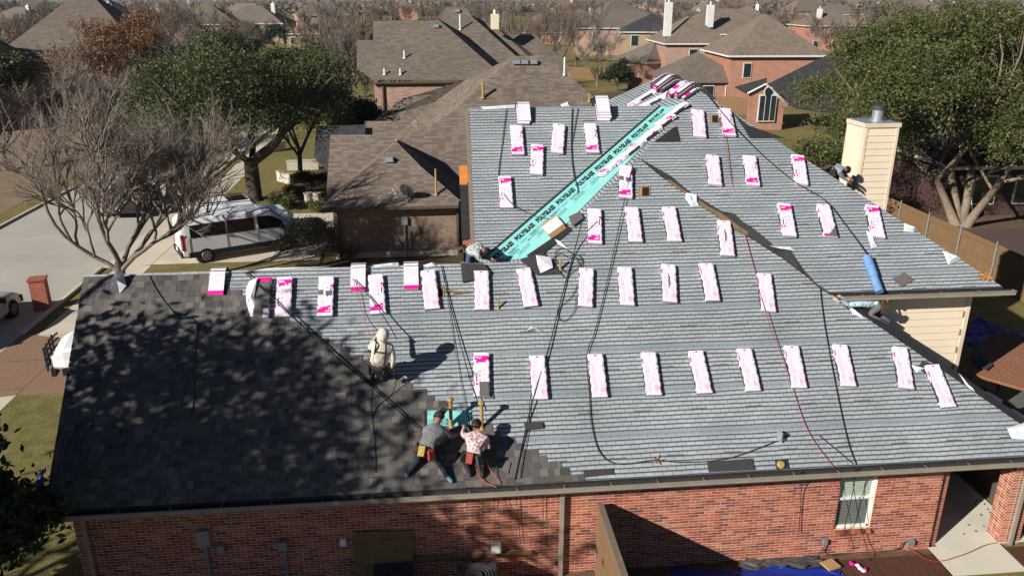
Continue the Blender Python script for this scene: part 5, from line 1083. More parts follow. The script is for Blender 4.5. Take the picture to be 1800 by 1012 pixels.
def part(t, name, pts, m, th=.05):
    """a roof sheet or wall face as a slab, given in world coordinates"""
    P = [Vector(p) - t.location for p in pts]; n = Vector()
    for i in range(len(P)): a, b = P[i], P[(i + 1) % len(P)]; n += Vector(((a.y - b.y) * (a.z + b.z), (a.z - b.z) * (a.x + b.x), (a.x - b.x) * (a.y + b.y)))
    view = cam.location - (P[0] + t.location)
    if n.dot(view) < 0: P = P[::-1]; n = -n
    return MB().slab(P, th, down=-n.normalized() * th).obj(name, [m], t)
def onp(pl, px): return [pl.at(*p) for p in px]
def vent(t, pl, px, py, label=None): 
    c = pl.at(px, py, .1) - t.location; MB().box(c, (.42, .34, .22), taper=.8).obj('roof_vent', [M['metal']], t)
def stack(t, pl, px, py, top, r=.05, m='metal'):
    b = pl.at(px, py) - t.location; h = abs(py - top) / FPX * (b + t.location).y * 1.05; MB().tube([b, b + Vector((0, 0, h))], r, 10).tube([b, b + Vector((0, 0, .08))], [r * 2.2, r * 1.2], 10).obj('vent_pipe', [M[m]], t)
# house next door
S8 = .83; mk = lambda n0, z0, t=S8: Pl(0, t, z0 - n0 * t)
D1, D4, D0, D2, D3 = mk(36.3, 2.6), mk(39.6, 2.6), mk(41.0, 2.6), mk(43.5, 2.6), mk(45.5, 2.6)
h2 = thing('house', 'brown brick house next door with mottled brown hip roof and satellite dish', 'house', (-2, 37, 0))
d1l = onp(D1, [(565, 366), (600, 335), (650, 290), (697, 249)]); d1r = onp(D1, [(697, 249), (740, 293), (780, 327), (806, 350)])
part(h2, 'roof_slope', d1l + d1r[1:] + onp(D1, [(806, 362)]), RB)
val0 = onp(D0, [(577, 349), (610, 320), (655, 282), (692, 250)]); part(h2, 'roof_slope', onp(D0, [(574, 334), (581, 237), (692, 237)]) + val0[::-1], RB)
for i in range(3): part(h2, 'west_slope', [d1l[i], d1l[i + 1], val0[i + 1], val0[i]], RT)  # sunlit west face: the sun is put in by paler shingles
hip4 = onp(D4, [(699, 246), (736, 231), (752, 226), (795, 198), (865, 134), (908, 99)]); v4 = onp(D2, [(694, 240), (722, 218), (730, 208)]) + onp(D3, [(764, 180), (818, 141), (905, 98)])
part(h2, 'roof_slope', hip4 + onp(D4, [(955, 98), (1000, 133), (1052, 178), (1100, 225), (1120, 300), (826, 300), (806, 318), (780, 302), (740, 273)]), RB)
for i in range(5): part(h2, 'west_slope', [hip4[i], hip4[i + 1], v4[i + 1], v4[i]], RT)  # paler shingles again paint the sunlight on this west strip
dk4 = onp(D4, [(700, 246), (740, 273), (780, 302), (806, 319)])
for i in range(3): part(h2, 'east_slope', [d1r[i], d1r[i + 1], dk4[i + 1], dk4[i]], RB)
part(h2, 'roof_slope', onp(D2, [(641, 213), (728, 213), (722, 218), (694, 240), (690, 250), (641, 245)]), RB); part(h2, 'roof_slope', onp(D3, [(656, 212), (710, 172), (830, 160), (818, 141), (764, 180), (728, 214)]), RB)
part(h2, 'roof_slope', onp(mk(42.5, 2.2), [(556, 222), (642, 219), (642, 262), (575, 300), (552, 276)]), RD)  # oak shade on this low roof put in with dark shingles
g1, g2 = D1.at(565, 366), D1.at(806, 362); MB().box((g1 + g2) / 2 - h2.location + Vector((0, -.06, -.05)), (g2.x - g1.x, .12, .1)).obj('gutter', [M['brgut']], h2)
wl2, wr2 = g1.x + .45, g2.x - .1
MB().box(((wl2 + wr2) / 2 + 2, -.2, 1.3), (wr2 - wl2, .2, 2.6)).obj('wall', [BB], h2); MB().box((wl2 + .1 + 2, 3.4, 1.3), (.2, 7.2, 2.6)).obj('wall', [BB], h2); MB().box((wr2 - .1 + 2, 1.4, 1.3), (.2, 3.2, 2.6)).obj('wall', [BB], h2)
MB().box(((wl2 + wr2) / 2 + 2, -.26, .14), (wr2 - wl2 + .04, .14, .28)).obj('foundation', [M['conc']], h2)
for px in (594, 804): p = atn(px, 370, 36.62); MB().box((p.x + 2, -.42, 1.25), (.09, .07, 2.5)).obj('downspout', [M['brgut']], h2)
mt = atn(711, 388, 36.65) - h2.location; MB().box(mt, (.28, .14, .38)).obj('electric_meter', [M['metal']], h2); MB().tube([mt, (mt.x, mt.y, 0)], .035, 8).obj('conduit', [M['metal']], h2)
mt = atn(732, 405, 36.65) - h2.location; MB().box(mt, (.26, .12, .2)).obj('utility_box', [M['metal']], h2); MB().tube([mt + Vector((-.3, 0, 0)), (mt.x - .3, mt.y, 0)], .025, 8).obj('conduit', [M['metal']], h2)
vent(h2, D1, 684, 280); vent(h2, D4, 908, 109); vent(h2, D4, 922, 109); vent(h2, D4, 938, 109); stack(h2, D1, 767, 343, 298, .05, 'tanpipe'); stack(h2, D4, 849, 173, 147, .07, 'tanpipe'); stack(h2, D4, 992, 133, 104, .05, 'white'); stack(h2, D4, 1036, 179, 165, .06, 'tanpipe')
p = D1.at(716, 356); ds = thing('satellite_dish', 'dark satellite dish on the brown roof next door', 'satellite dish', p)
MB().tube([(0, 0, 0), (0, 0, .35), (0, -.1, .5)], .03, 8).obj('mast', [M['metal']], ds); s = MB(); rt_ = Matrix.Rotation(R(-55), 3, 'X') @ Matrix.Rotation(R(25), 3, 'Y'); n_ = 18
vs = [Vector((0, 0, -.05))] + [Vector((.36 * math.cos(k * 2 * math.pi / n_), .42 * math.sin(k * 2 * math.pi / n_), .05)) for k in range(n_)]; vs = [rt_ @ v + Vector((-.02, -.1, .55)) for v in vs]; s.add(vs, [[0, k + 1, (k + 1) % n_ + 1] for k in range(n_)]).obj('dish', [M['darkmetal']], ds)
MB().tube([(-.05, -.1, .3), (-.5, -.35, .5), (-.62, -.3, .72)], .03, 8).obj('feed_arm', [M['white']], ds)
# big house behind it
F1, F0, F2, F3, F4 = mk(62.5, 5.65), mk(64.5, 5.65), mk(66, 5.65), mk(68, 5.65), mk(69, 5.65)
h3 = thing('house', 'large pink brick house with tall weathered hip roof and cream chimney', 'house', (3, 63, 0))
a1 = onp(F1, [(652, 141), (769, 33)]); a2 = onp(F1, [(769, 33), (866, 118)])
part(h3, 'roof_slope', a1 + [a2[1]] + onp(F1, [(895, 141)]), RG)
part(h3, 'roof_slope', onp(F0, [(627, 120), (628, 71), (656, 71), (656, 37), (766, 37), (655, 140)]), RG)
a3 = onp(F2, [(769, 32), (880, 114)]); part(h3, 'roof_slope', onp(F2, [(769, 32), (786, 12), (818, 14), (829, 29), (905, 97), (905, 130), (880, 114)]), RG)
part(h3, 'east_slope', [a2[0], a2[1], a3[1], a3[0]], RG)
a4 = onp(F2, [(829, 29), (905, 97)]); a5 = onp(F3, [(833, 28), (914, 98)]); part(h3, 'east_slope', [a4[0], a4[1], a5[1], a5[0]], RG)
part(h3, 'roof_slope', onp(F3, [(833, 28), (870, 48), (877, 53), (928, 98), (914, 98)]), RG); a6 = onp(F3, [(877, 53), (928, 98)]); a7 = onp(F4, [(883, 53), (938, 98)]); part(h3, 'east_slope', [a6[0], a6[1], a7[1], a7[0]], RG)
part(h3, 'roof_slope', onp(F4, [(883, 53), (896, 61), (940, 61), (1006, 122), (975, 122), (938, 98)]), RG)
w0, w1 = atn(657, 142, 62.9), atn(830, 142, 62.9); MB().box(((w0.x + w1.x) / 2 - 3, 0, 2.8), (w1.x - w0.x, .2, 5.6)).obj('wall', [BP], h3); w2, w3 = atn(978, 124, 69.4), atn(1003, 124, 69.4); MB().box(((w2.x + w3.x) / 2 - 3, 6.5, 2.8), (w3.x - w2.x, .2, 5.6)).obj('wall', [BP], h3); MB().box((w0.x + .1 - 3, 4, 2.8), (.2, 8, 5.6)).obj('wall', [BP], h3)
g = F1.at(652, 141); g_ = F1.at(830, 141); MB().box(((g.x + g_.x) / 2 - 3, g.y - 63 - .05, 5.6), (g_.x - g.x, .14, .14)).obj('gutter', [M['brgut']], h3); p = atn(794, 155, 62.78); MB().box((p.x - 3, p.y - 63, p.z), (.9, .08, 1.0)).obj('window', [flat('green_glass', (.12, .2, .17), .2)], h3); p = atn(673, 160, 62.75); MB().box((p.x - 3, -.2, 2.8), (.1, .1, 5.5)).obj('downspout', [M['brgut']], h3)
c0 = atn(864, 52, 70.0); c1 = atn(877, 25, 70.0); MB().box(((c0.x + c1.x) / 2 - 3, 7.4, (c0.z + c1.z) / 2), (c1.x - c0.x, .8, c1.z - c0.z)).tube([((c0.x + c1.x) / 2 - 3, 7.4, c1.z), ((c0.x + c1.x) / 2 - 3, 7.4, c1.z + .35)], .12, 8).obj('chimney', [M['siding']], h3)
for x, y in ((767, 46), (804, 19)): vent(h3, F2 if y < 30 else F1, x, y)
for x, y, tp_, f in ((809, 53, 30, F2), (711, 103, 91, F1), (676, 132, 122, F1), (704, 132, 122, F1)): stack(h3, f, x, y, tp_, .07, 'white')
# further houses
def hiphouse(label, c, w_, d_, rz, zeave, pitch, rm, wm, wins=(), chim=None, trim=True, gable=False, group=None):
    t = thing('house', label, 'house', (c[0], c[1], 0), rz, group); ov = .45; w2, d2 = w_ / 2 + ov, d_ / 2 + ov; rh = min(w2, d2) * pitch; zr = zeave + rh
    ins = min(w2, d2) if not gable else 0.0
    if w_ >= d_: r0, r1 = Vector((-w2 + ins, 0, zr)), Vector((w2 - ins, 0, zr))
    else: r0, r1 = Vector((0, -d2 + ins, zr)), Vector((0, d2 - ins, zr))
    c4 = [Vector((-w2, -d2, zeave)), Vector((w2, -d2, zeave)), Vector((w2, d2, zeave)), Vector((-w2, d2, zeave))]
    faces = [[c4[0], c4[1], r1, r0], [c4[1], c4[2], r1], [c4[2], c4[3], r0, r1], [c4[3], c4[0], r0]] if w_ >= d_ else [[c4[0], c4[1], r0], [c4[1], c4[2], r1, r0], [c4[2], c4[3], r1], [c4[3], c4[0], r0, r1]]
    for k, f in enumerate(faces): MB().slab(f, .08).obj('roof_slope', [rm if not (gable and k % 2 == (1 if w_ >= d_ else 0)) else wm], t)
    MB().box((0, 0, zeave / 2), (w_, d_, zeave)).obj('wall', [wm], t)
    if trim: MB().box((0, -d2 - .03, zeave - .06), (2 * w2, .06, .18)).obj('fascia', [M['trim']], t); MB().box((-w2 - .03, 0, zeave - .06), (.06, 2 * d2, .18)).obj('fascia', [M['trim']], t)
    if not wins: wins = [(x_ * w_ / 2, z_, 1.1, 1.5) for x_ in (-.62, 0., .6) for z_ in ((1.5,) if zeave < 4 else (1.5, 4.2))]
    for x, z, ww, hh in wins:
        o = MB().box((x, -d_ / 2 - .04, z), (ww + .16, .1, hh + .16)).obj('window', [M['trim']], t); MB().box((x, -d_ / 2 - .1, z), (ww, .03, hh)).obj('pane', [M['glass']], o)
    if chim: MB().box((chim[0], chim[1], zr - .2 + chim[2] / 2 - 1.2), (1.0, .9, 2.4 + chim[2])).tube([(chim[0], chim[1], zr - .2 + chim[2]), (chim[0], chim[1], zr + .3 + chim[2])], .15, 8).obj('chimney', [M['trim']], t)
    return t
def gxy(px, py, z): return tuple(atz(px, py, z))[:2]
def near(px, py, z, dn): p = atz(px, py, z); return (p.x, p.y + dn)
hiphouse('two storey orange brick house with weathered hip roof behind the roof peak', near(1375, 98, 5.6, 6), 10.5, 11.5, R(-4), 5.6, .75, RT, BO, [(-3.3, 4.0, .8, 1.5)])
hiphouse('low grey roofed wing left of the orange brick house', near(1255, 145, 2.7, 6), 8.5, 11, R(-4), 2.7, .6, RG, BO, [], trim=False)
hiphouse('pink brick house with two white chimneys beyond the bare tree', near(1235, 77, 5.6, 7), 9, 13, R(-4), 5.6, .7, RT, BP, [(-.6, 4.0, 1.1, 1.6)], (-4.0, -4, 2.2)); hiphouse('grey low wing of the house with white chimneys', near(1170, 112, 2.7, 6), 9, 9, R(20), 2.7, .6, RG, BP, [(-2, 1.4, 1, 1.3)], trim=False)
hiphouse('weathered roofed house right of the two white chimneys', near(1310, 62, 6.5, 10), 16, 12, R(-4), 6.5, .55, RT, BP, [], (-3.5, -5.2, .8))
hiphouse('tan brick house with nearly black roof and tall window', near(1165, 57, 5.6, 8), 12, 13, R(-12), 5.6, .5, RD, BT, [(-3.4, 4.0, 1.3, 1.9), (2.2, 4.0, .8, 1.6)])
hiphouse('brown hip roofed house behind the black roofed one', near(1115, 50, 5.6, 9), 22, 15, R(-8), 5.6, .45, RG, BP); hiphouse('brick house with white wall patch and white chimney by the oak', near(1482, 46, 5.6, 8), 14, 12, R(-5), 5.6, .5, RT, BO, [], (-3.2, -3, .6))
h6 = thing('house', 'brick house with dark roof and tall arched gable window', 'house', (25, 73, 0)); K6 = mk(73, 2.7, .62)
part(h6, 'roof_slope', onp(K6, [(1349, 148), (1440, 103), (1500, 80), (1590, 62), (1720, 100), (1720, 240), (1400, 190), (1383, 182)]), RD, .1)
ap = atn(1347, 148, 72.4); lf_, rt6 = atn(1314, 165, 72.4), atn(1384, 183, 72.4); bl6, br6 = Vector((lf_.x + .3, 72.6, 0)), Vector((rt6.x - .2, 72.6, 0))
part(h6, 'gable_wall', [bl6, br6, rt6 + Vector((-.2, .2, -.1)), ap + Vector((0, .2, -.15)), lf_ + Vector((.3, .2, -.1))], BO, .2); part(h6, 'roof_slope', [lf_, ap, ap + Vector((2.5, 6, 0)), lf_ + Vector((1, 6, 0))], RD, .1)
for a, b in ((lf_, ap), (ap, rt6)): MB().tube([a - h6.location, b - h6.location], .10, 4).obj('barge_board', [M['trim']], h6)
p0 = atn(1348, 190, 72.45) - h6.location; wn = MB().box(p0, (1.7, .12, 2.5)).obj('window', [M['trim']], h6)
for k in range(3): MB().box(p0 + Vector((-.54 + k * .54, -.08, -.02)), (.44, .03, 2.25)).obj('pane', [M['glass']], wn)
MB().tube([p0 + Vector((0, -.02, 1.5)), p0 + Vector((0, -.1, 1.5))], .38, 16).obj('arched_pane', [M['glass']], wn); MB().tube([p0 + Vector((0, .02, 1.5)), p0 + Vector((0, -.06, 1.5))], .46, 16).obj('arch_frame', [M['trim']], wn)
yh = hiphouse('brick house behind the big right oak, its shade put into the brick colour', (36, 47), 14, 12, R(-3), 2.9, .6, RD, brickmat('shade_darkened_brick', (.085, .042, .034), (.055, .03, .026), (.11, .085, .07)), [(-5, 1.5, 1.2, 1.5), (-2.6, 1.5, 1.2, 1.5)])  # the oak's shade is put into the brick colour
sheet('yard_shade_sheet', [(23.9, 38.5), (60, 38.5), (60, 60), (23.9, 60)], .010, M['dirt'])  # dark soil sheet added to stand in for shade under the oak
sheet('brick_patio', [(23.9, 28), (34, 28), (34, 38.5), (23.9, 38.5)], .02, brickmat('patio_brick', (.20, .07, .05), (.15, .05, .04), (.1, .07, .06), .25, .12))
# houses left of the street
hiphouse('large weathered roofed house at the far left behind the bare trees', (-50, 84), 17, 15, R(8), 5.6, .85, RG, BP, [], (5, -1, 1.0)); hiphouse('second weathered house at the far left with dark gable shadow', (-38, 98), 15, 14, R(3), 5.6, .9, RG, BP); hiphouse('hip roofed house above the live oak with white gable trim', near(440, 42, 5.2, 8), 18, 14, R(-6), 5.2, .6, RG, BT, [], (5, 0, .8)); hiphouse('grey hip roofed house partly hidden by the rust coloured tree', near(350, 44, 5.2, 10), 16, 14, R(4), 5.2, .65, RG, BP); hiphouse('small tan walled house between live oak and big hip roof', near(530, 60, 3.2, 6), 8, 9, R(0), 3.2, .6, RT, BT)
rh_ = random.Random(4); k = 0
while k < 46:
    n_ = rh_.uniform(190, 760); e_ = rh_.uniform(-.5, .75) * n_
    w_ = rh_.uniform(13, 20); hiphouse('distant suburban house with hip roof among bare trees', (e_, n_), w_, rh_.uniform(11, 15), R(rh_.uniform(-25, 25)), rh_.choice((3.0, 5.6, 5.6)), rh_.uniform(.5, .8), rh_.choice((RT, RG, RG, RB)), rh_.choice((BP, BO, BT)), [(-3, 1.6, 1.3, 1.4), (3, 1.6, 1.3, 1.4)], (3, 0, .6) if rh_.random() < .5 else None, trim=rh_.random() < .5, group='distant houses among the trees'); k += 1
# low stone walls and pots in the front garden next door
ST1 = brickmat('cream_stone', (.60, .54, .43), (.50, .45, .36), (.36, .32, .26), .35, .14, .014)
for (a, b, lab) in (((505, 300), (560, 298), 'low cream stone planter wall under the live oaks'), ((487, 318), (510, 325), 'low round stone edging around the second oak'), ((480, 268), (502, 262), 'far cream stone wall behind the live oaks')):
    p, q = atz(*a), atz(*b); d = (q - p); t = thing('stone_planter', lab, 'stone wall', p, math.atan2(d.y, d.x)); MB().box((d.length / 2, .15, .32), (d.length, .3, .64)).obj('wall', [ST1], t); MB().box((d.length / 2, .15, .67), (d.length + .06, .36, .07)).obj('coping', [ST1], t)
for px, lab in ((543, 'pale grey plant pot by the front garden bed, left one'), (558, 'pale grey square plant pot by the front garden bed, right one')):
    p = atz(px, 357); o = MB().tube([p, p + Vector((0, 0, .25)), p + Vector((0, 0, .62))], [.18, .26, .24], 14).tube([p + Vector((0, 0, .6)), p + Vector((0, 0, .65))], .28, 14).obj('plant_pot', [M['conc']], smooth=False); tag(o, lab, 'plant pot')
# ------------------------------------------------------------------ trees and shrubs
def barkmat(name, c1, c2): return mat(name, c1, .95, c2, 6.0, 8, bmp=.01, bscale=30)
def leafmat(name, c1, c2, c3, trans=.25):
    m, nt, bs = _new(name); bs.inputs['Roughness'].default_value = .55; bs.inputs['Specular IOR Level'].default_value = .35
    g = nt.nodes.new('ShaderNodeNewGeometry').outputs['Position']
    n1 = N(nt, 'ShaderNodeTexNoise', i_Vector=g, i_Scale=.55, i_Detail=4.0); n2 = N(nt, 'ShaderNodeTexWhiteNoise', i_0=N(nt, 'ShaderNodeVectorMath', operation='SNAP', i_0=g, i_1=(.11, .11, .11)).outputs[0])
    r = N(nt, 'ShaderNodeMapRange', i_0=n1.outputs[0]); r.inputs[1].default_value = .35; r.inputs[2].default_value = .65
    c = mix(nt, r.outputs[0], rgb(c1), rgb(c2)); c = mix(nt, mth(nt, 'MULTIPLY', mth(nt, 'GREATER_THAN', n2.outputs[0], .7), .75), c, rgb(c3)); nt.links.new(c, bs.inputs['Base Color'])
    tr = N(nt, 'ShaderNodeBsdfTranslucent', i_Color=c); mx = N(nt, 'ShaderNodeMixShader', i_0=trans); nt.links.new(bs.outputs[0], mx.inputs[1]); nt.links.new(tr.outputs[0], mx.inputs[2]); nt.links.new(mx.outputs[0], nt.nodes['Material Output'].inputs[0]); return m
BK = barkmat('grey_bark', (.21, .175, .145), (.11, .09, .075)); BKL = barkmat('pale_twig', (.36, .30, .25), (.21, .165, .13)); BKD = barkmat('dark_bark', (.09, .07, .055), (.05, .04, .03)); TWB = barkmat('brown_twig', (.20, .135, .095), (.12, .08, .055)); TWG = barkmat('grey_twig', (.22, .18, .155), (.14, .11, .095))
OAK = leafmat('live_oak_leaf', (.038, .060, .017), (.068, .086, .026), (.125, .128, .048)); OAKR = leafmat('olive_oak_leaf', (.05, .067, .018), (.092, .102, .030), (.16, .15, .056)); EVG = leafmat('evergreen_leaf', (.016, .032, .012), (.03, .05, .016), (.05, .07, .025)); RUST = leafmat('rust_leaf', (.20, .095, .045), (.15, .075, .035), (.27, .14, .07)); BUSH = leafmat('dull_bush_leaf', (.06, .058, .032), (.10, .085, .05), (.16, .125, .08))  # the second oak leaf is a lighter olive green
def fastmesh(name, V, nv, m):
    """V: (k, nv, 3) array of separate faces"""
    k = len(V); me = bpy.data.meshes.new(name); me.vertices.add(k * nv); me.vertices.foreach_set('co', np.ascontiguousarray(V, np.float32).ravel()); me.loops.add(k * nv); me.loops.foreach_set('vertex_index', np.arange(k * nv, dtype=np.int32)); me.polygons.add(k); me.polygons.foreach_set('loop_start', np.arange(0, k * nv, nv, dtype=np.int32)); me.polygons.foreach_set('loop_total', np.full(k, nv, np.int32)); me.update(); me.validate(); me.materials.append(m); return me
def unit(a): return a / (np.linalg.norm(a, axis=-1, keepdims=True) + 1e-9)
def leafquads(C, size, r_, flat_=.0):
    k = len(C); a = unit(r_.normal(size=(k, 3))); b = unit(np.cross(a, r_.normal(size=(k, 3)) + (0, 0, flat_))); s = size * r_.uniform(.6, 1.3, (k, 1))
    return np.stack([C - a * s, C + b * s * .5, C + a * s, C - b * s * .5], 1)
def skeleton(seed, H, spread, r0, levels=4, kids=(3, 5), upb=.25, trunk=.25, stems=1, lean=(0, 0), twigs=7, twl=.5, wob=.12):
    r_ = random.Random(seed); mb = MB(); tips = []; tw = []
    def br(p, d, L, r, lv):
        n = 5; P = [p]; dd = d.copy()
        for i in range(n):
            dd = (dd + Vector((r_.gauss(0, wob), r_.gauss(0, wob), r_.gauss(0, wob * .6) + upb * .12))).normalized(); P.append(P[-1] + dd * L / n)
        mb.tube(P, [r * (1 - .45 * i / n) for i in range(n + 1)], 8 if r > .08 else (5 if r > .025 else 3), cap=False)
        if lv == 0:
            tips.append(P[-1]); 
            for q in range(twigs):
                t = r_.uniform(.2, 1); b = P[0].lerp(P[-1], t); e = (dd + Vector((r_.gauss(0, .55), r_.gauss(0, .55), r_.gauss(.15, .4)))).normalized(); tw.append((b, b + e * twl * r_.uniform(.5, 1.3)))
            return
        tips.append(P[-1])
        for q in range(r_.randint(*kids)):
            t = r_.uniform(.35, 1.0) if q else 1.0; i = min(int(t * n), n - 1); b = P[i].lerp(P[i + 1], t * n - i); ax = Vector((r_.gauss(0, 1), r_.gauss(0, 1), r_.gauss(0, .6))).normalized(); an = r_.uniform(.3, .85) if q else r_.uniform(.1, .35)
            nd = (Matrix.Rotation(an, 3, ax) @ dd); nd = (nd + Vector((0, 0, upb * .5))).normalized(); br(b, nd, L * r_.uniform(.58, .82), r * (.62 if q else .7) , lv - 1)
    for s_ in range(stems):
        a = s_ * 2.4 + r_.random(); base = Vector((math.cos(a), math.sin(a), 0)) * (.18 if stems > 1 else 0); d = Vector((lean[0] + math.cos(a) * (.55 if stems > 1 else .05), lean[1] + math.sin(a) * (.55 if stems > 1 else .05), 1)).normalized()
        top = base + d * H * trunk; mb.tube([base - Vector((0, 0, .1)), base.lerp(top, .35) + Vector((r_.gauss(0, .05), r_.gauss(0, .05), 0)), top], [r0 * 1.35, r0 * 1.02, r0 * .9], 10)
        nl = max(3, 6 - stems)
        for q in range(nl):
            g = 2 * math.pi * q / nl + r_.random(); out = spread * r_.uniform(.6, 1.1); dv = Vector((math.cos(g) * out + d.x * .5, math.sin(g) * out + d.y * .5, r_.uniform(.45, 1.0))).normalized(); br(top - d * r_.random() * .3 * H * trunk, dv, H * r_.uniform(.34, .46), r0 * r_.uniform(.45, .6), levels - 1)
    return mb, tips, tw
def twigmesh(tw, wd, m, seed=0):
    A = np.array([tuple(t[0]) for t in tw]); B = np.array([tuple(t[1]) for t in tw]); r_ = np.random.default_rng(seed); D = B - A; s = unit(np.cross(D, r_.normal(size=D.shape))) * wd
    # each twig forks once
    mid = A + D * r_.uniform(.35, .7, (len(A), 1)); E = mid + (D * .55 + r_.normal(0, .22, D.shape) * np.linalg.norm(D, axis=1, keepdims=True)); s2 = unit(np.cross(E - mid, r_.normal(size=D.shape))) * wd * .8
    return fastmesh('twigs', np.concatenate([np.stack([A - s, A + s, B], 1), np.stack([mid - s2, mid + s2, E], 1)]), 3, m)
def fit(mb, tw, W, H):
    """stretch a skeleton so that its crown has width W and height H"""
    V = np.array(mb.v); T = np.array([[tuple(a), tuple(b)] for a, b in tw]); allp = np.concatenate([V, T.reshape(-1, 3)]); hi = np.percentile(allp[:, 2], 99.5); rad = np.percentile(np.hypot(allp[:, 0], allp[:, 1]), 98); s = np.array((W / 2 / rad, W / 2 / rad, H / hi))
    taper = lambda P: P * (1 + (s - 1) * np.clip(P[..., 2:3] / (hi * .25), 0, 1) ** 1) if False else P * s
    mb.v = [tuple(v) for v in taper(V)]; T = taper(T); return [(Vector(a), Vector(b)) for a, b in T]
def baretree(label, loc, H, W, seed, bark, twig, twd=.008, group=None, rz=0, **k):
    mb, tips, tw = skeleton(seed, H, k.pop('spread', .8), k.pop('r0', H * .022), **k); tw = fit(mb, tw, W, H); t = thing('bare_tree', label, 'tree', loc, rz, group)
    mb.obj('trunk', [bark], t, uv=False, smooth=True); o = child('twigs', twigmesh(tw, twd, twig, seed), t); o['kind'] = 'stuff'; return t
def crown(lobes, n, clump, leaf, size, m, seed, hollow=.55, dens=1.0):
    """lobes: (cx, cy, cz, rx, ry, rz); leaf clumps over each lobe's outer shell"""
    r_ = np.random.default_rng(seed); L = np.array(lobes); vol = (L[:, 3] * L[:, 4] * L[:, 5]) ** (2 / 3); out = []
    for l, q in zip(L, vol / vol.sum()):
        k = max(6, int(n * q)); d = unit(r_.normal(size=(k, 3))); d[:, 2] = np.where(d[:, 2] < -.45, -d[:, 2] * .5, d[:, 2]); rad = hollow + (1 - hollow) * r_.random((k, 1)) ** .6; rad *= 1 + .16 * np.sin(d[:, :1] * 5 + seed) * np.cos(d[:, 1:2] * 6)
        c = l[:3] + unit(d) * rad * l[3:]; out.append(c)
    C = np.concatenate(out); P = (C[:, None, :] + r_.normal(0, 1, (len(C), leaf, 3)) * clump * r_.uniform(.6, 1.2, (len(C), 1, 1)) * (1, 1, .75)).reshape(-1, 3)
    return fastmesh('foliage', leafquads(P, size, r_, .3), 4, m), C
def lobes_for(W, H, zb, n, seed, dx=0, dy=0):
    r_ = random.Random(seed); R_ = W / 2; hz = (H - zb) / 2; zc = zb + hz; out = [(dx, dy, zc + hz * .1, R_ * .55, R_ * .55, hz * .62)]
    for k in range(int(n * 1.7)):
        g = k * 2.399 + r_.uniform(-.5, .5); el = r_.uniform(-.55, 1.0); ce = math.sqrt(max(0, 1 - el * el)); q = r_.uniform(.58, .86); s = R_ * r_.uniform(.17, .36)
        out.append((dx + math.cos(g) * ce * R_ * q, dy + math.sin(g) * ce * R_ * q, zc + el * hz * r_.uniform(.6, .84), s, s * r_.uniform(.8, 1.2), s * r_.uniform(.55, .8)))
    return out
def leafytree(label, loc, W, H, zb, seed, leaf, bark, n=900, clump=.33, per=42, size=.11, lob=11, r0=.28, stems=1, name='oak_tree', cat='tree', group=None, lean=(0, 0), trunk=.28, twig=True, hollow=.5):
    t = thing(name, label, cat, loc, 0, group); mb, tips, tw = skeleton(seed, H * .8, 1.0, r0, levels=3, kids=(2, 4), trunk=trunk, stems=stems, lean=lean, twigs=4, twl=.8); tw = fit(mb, tw, W * .86, H * .9); mb.obj('trunk', [bark], t, uv=False, smooth=True)
    lb = lobes_for(W, H, zb, lob, seed); me, C = crown(lb, n, clump, per, size, leaf, seed, hollow); o = child('foliage', me, t); o['kind'] = 'stuff'
    if twig: o = child('twigs', twigmesh(tw, .012, bark, seed), t); o['kind'] = 'stuff'
    return t
# the tall oak south-west of the house, out of the picture, whose shade dapples the new shingles
leafytree('tall live oak beyond the left edge shading the new shingles', (-15.4, 9.0, 0), 12.6, 11.2, 3.8, 31, OAK, BK, n=300, clump=.52, per=34, size=.14, lob=14, r0=.32, hollow=.35)
leafytree('unseen evergreen added beyond the lower left edge to shade the brick wall', (-12.8, 8.2, 0), 8.4, 9.0, .4, 33, EVG, BK, n=900, clump=.34, per=34, size=.16, lob=10, r0=.16, hollow=.35)  # unseen tree, added only to darken the left of the wall
leafytree('dark evergreen shrub at the left corner of the brick wall', (-8.3, 12.0, 0), 3.1, 5.7, .2, 12, EVG, BKD, n=900, clump=.22, per=36, size=.08, lob=8, r0=.07, name='evergreen_shrub', cat='shrub', hollow=.3)
# street trees
baretree('large bare spreading tree beside the driveway at the left', (-13.0, 32.2, 0), 8.6, 11.2, 21, BK, BKL, .0045, levels=5, kids=(4, 5), trunk=.20, r0=.23, twigs=9, twl=.5, upb=.45, spread=1.15, wob=.17)
leafytree('dense live oak with thick trunk behind the van', (-11.2, 49, 0), 13.6, 9.9, 1.7, 7, OAK, BKD, n=1700, clump=.34, per=56, size=.08, lob=15, r0=.36)
leafytree('smaller live oak right of the dense one near the stone planter', (-9.2, 55, 0), 7.2, 8.4, 3.2, 9, OAK, BKD, n=620, clump=.33, per=40, size=.11, lob=9, r0=.2)
leafytree('large live oak with forked pale trunks behind the chimney', (28.4, 39.4, 0), 18.8, 11.4, 1.3, 15, OAKR, barkmat('pale_bark', (.26, .20, .14), (.15, .115, .08)), n=3000, clump=.33, per=62, size=.075, lob=19, r0=.17, stems=4, trunk=.3)  # bark paler than on the other oaks
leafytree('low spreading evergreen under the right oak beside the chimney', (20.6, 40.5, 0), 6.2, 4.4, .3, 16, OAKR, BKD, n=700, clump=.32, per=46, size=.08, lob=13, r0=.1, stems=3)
leafytree('dark evergreen hedge bush left of the chimney worker', (18.2, 36.5, 0), 4.0, 2.6, .1, 18, OAK, BKD, n=260, clump=.28, per=40, size=.08, lob=8, r0=.07, stems=2, name='evergreen_shrub', cat='shrub')
leafytree('dense evergreen at the right picture edge behind the fence', (33.5, 41, 0), 10, 9.5, 2.0, 20, OAKR, BKD, n=900, clump=.34, per=46, size=.09, lob=13, r0=.2)
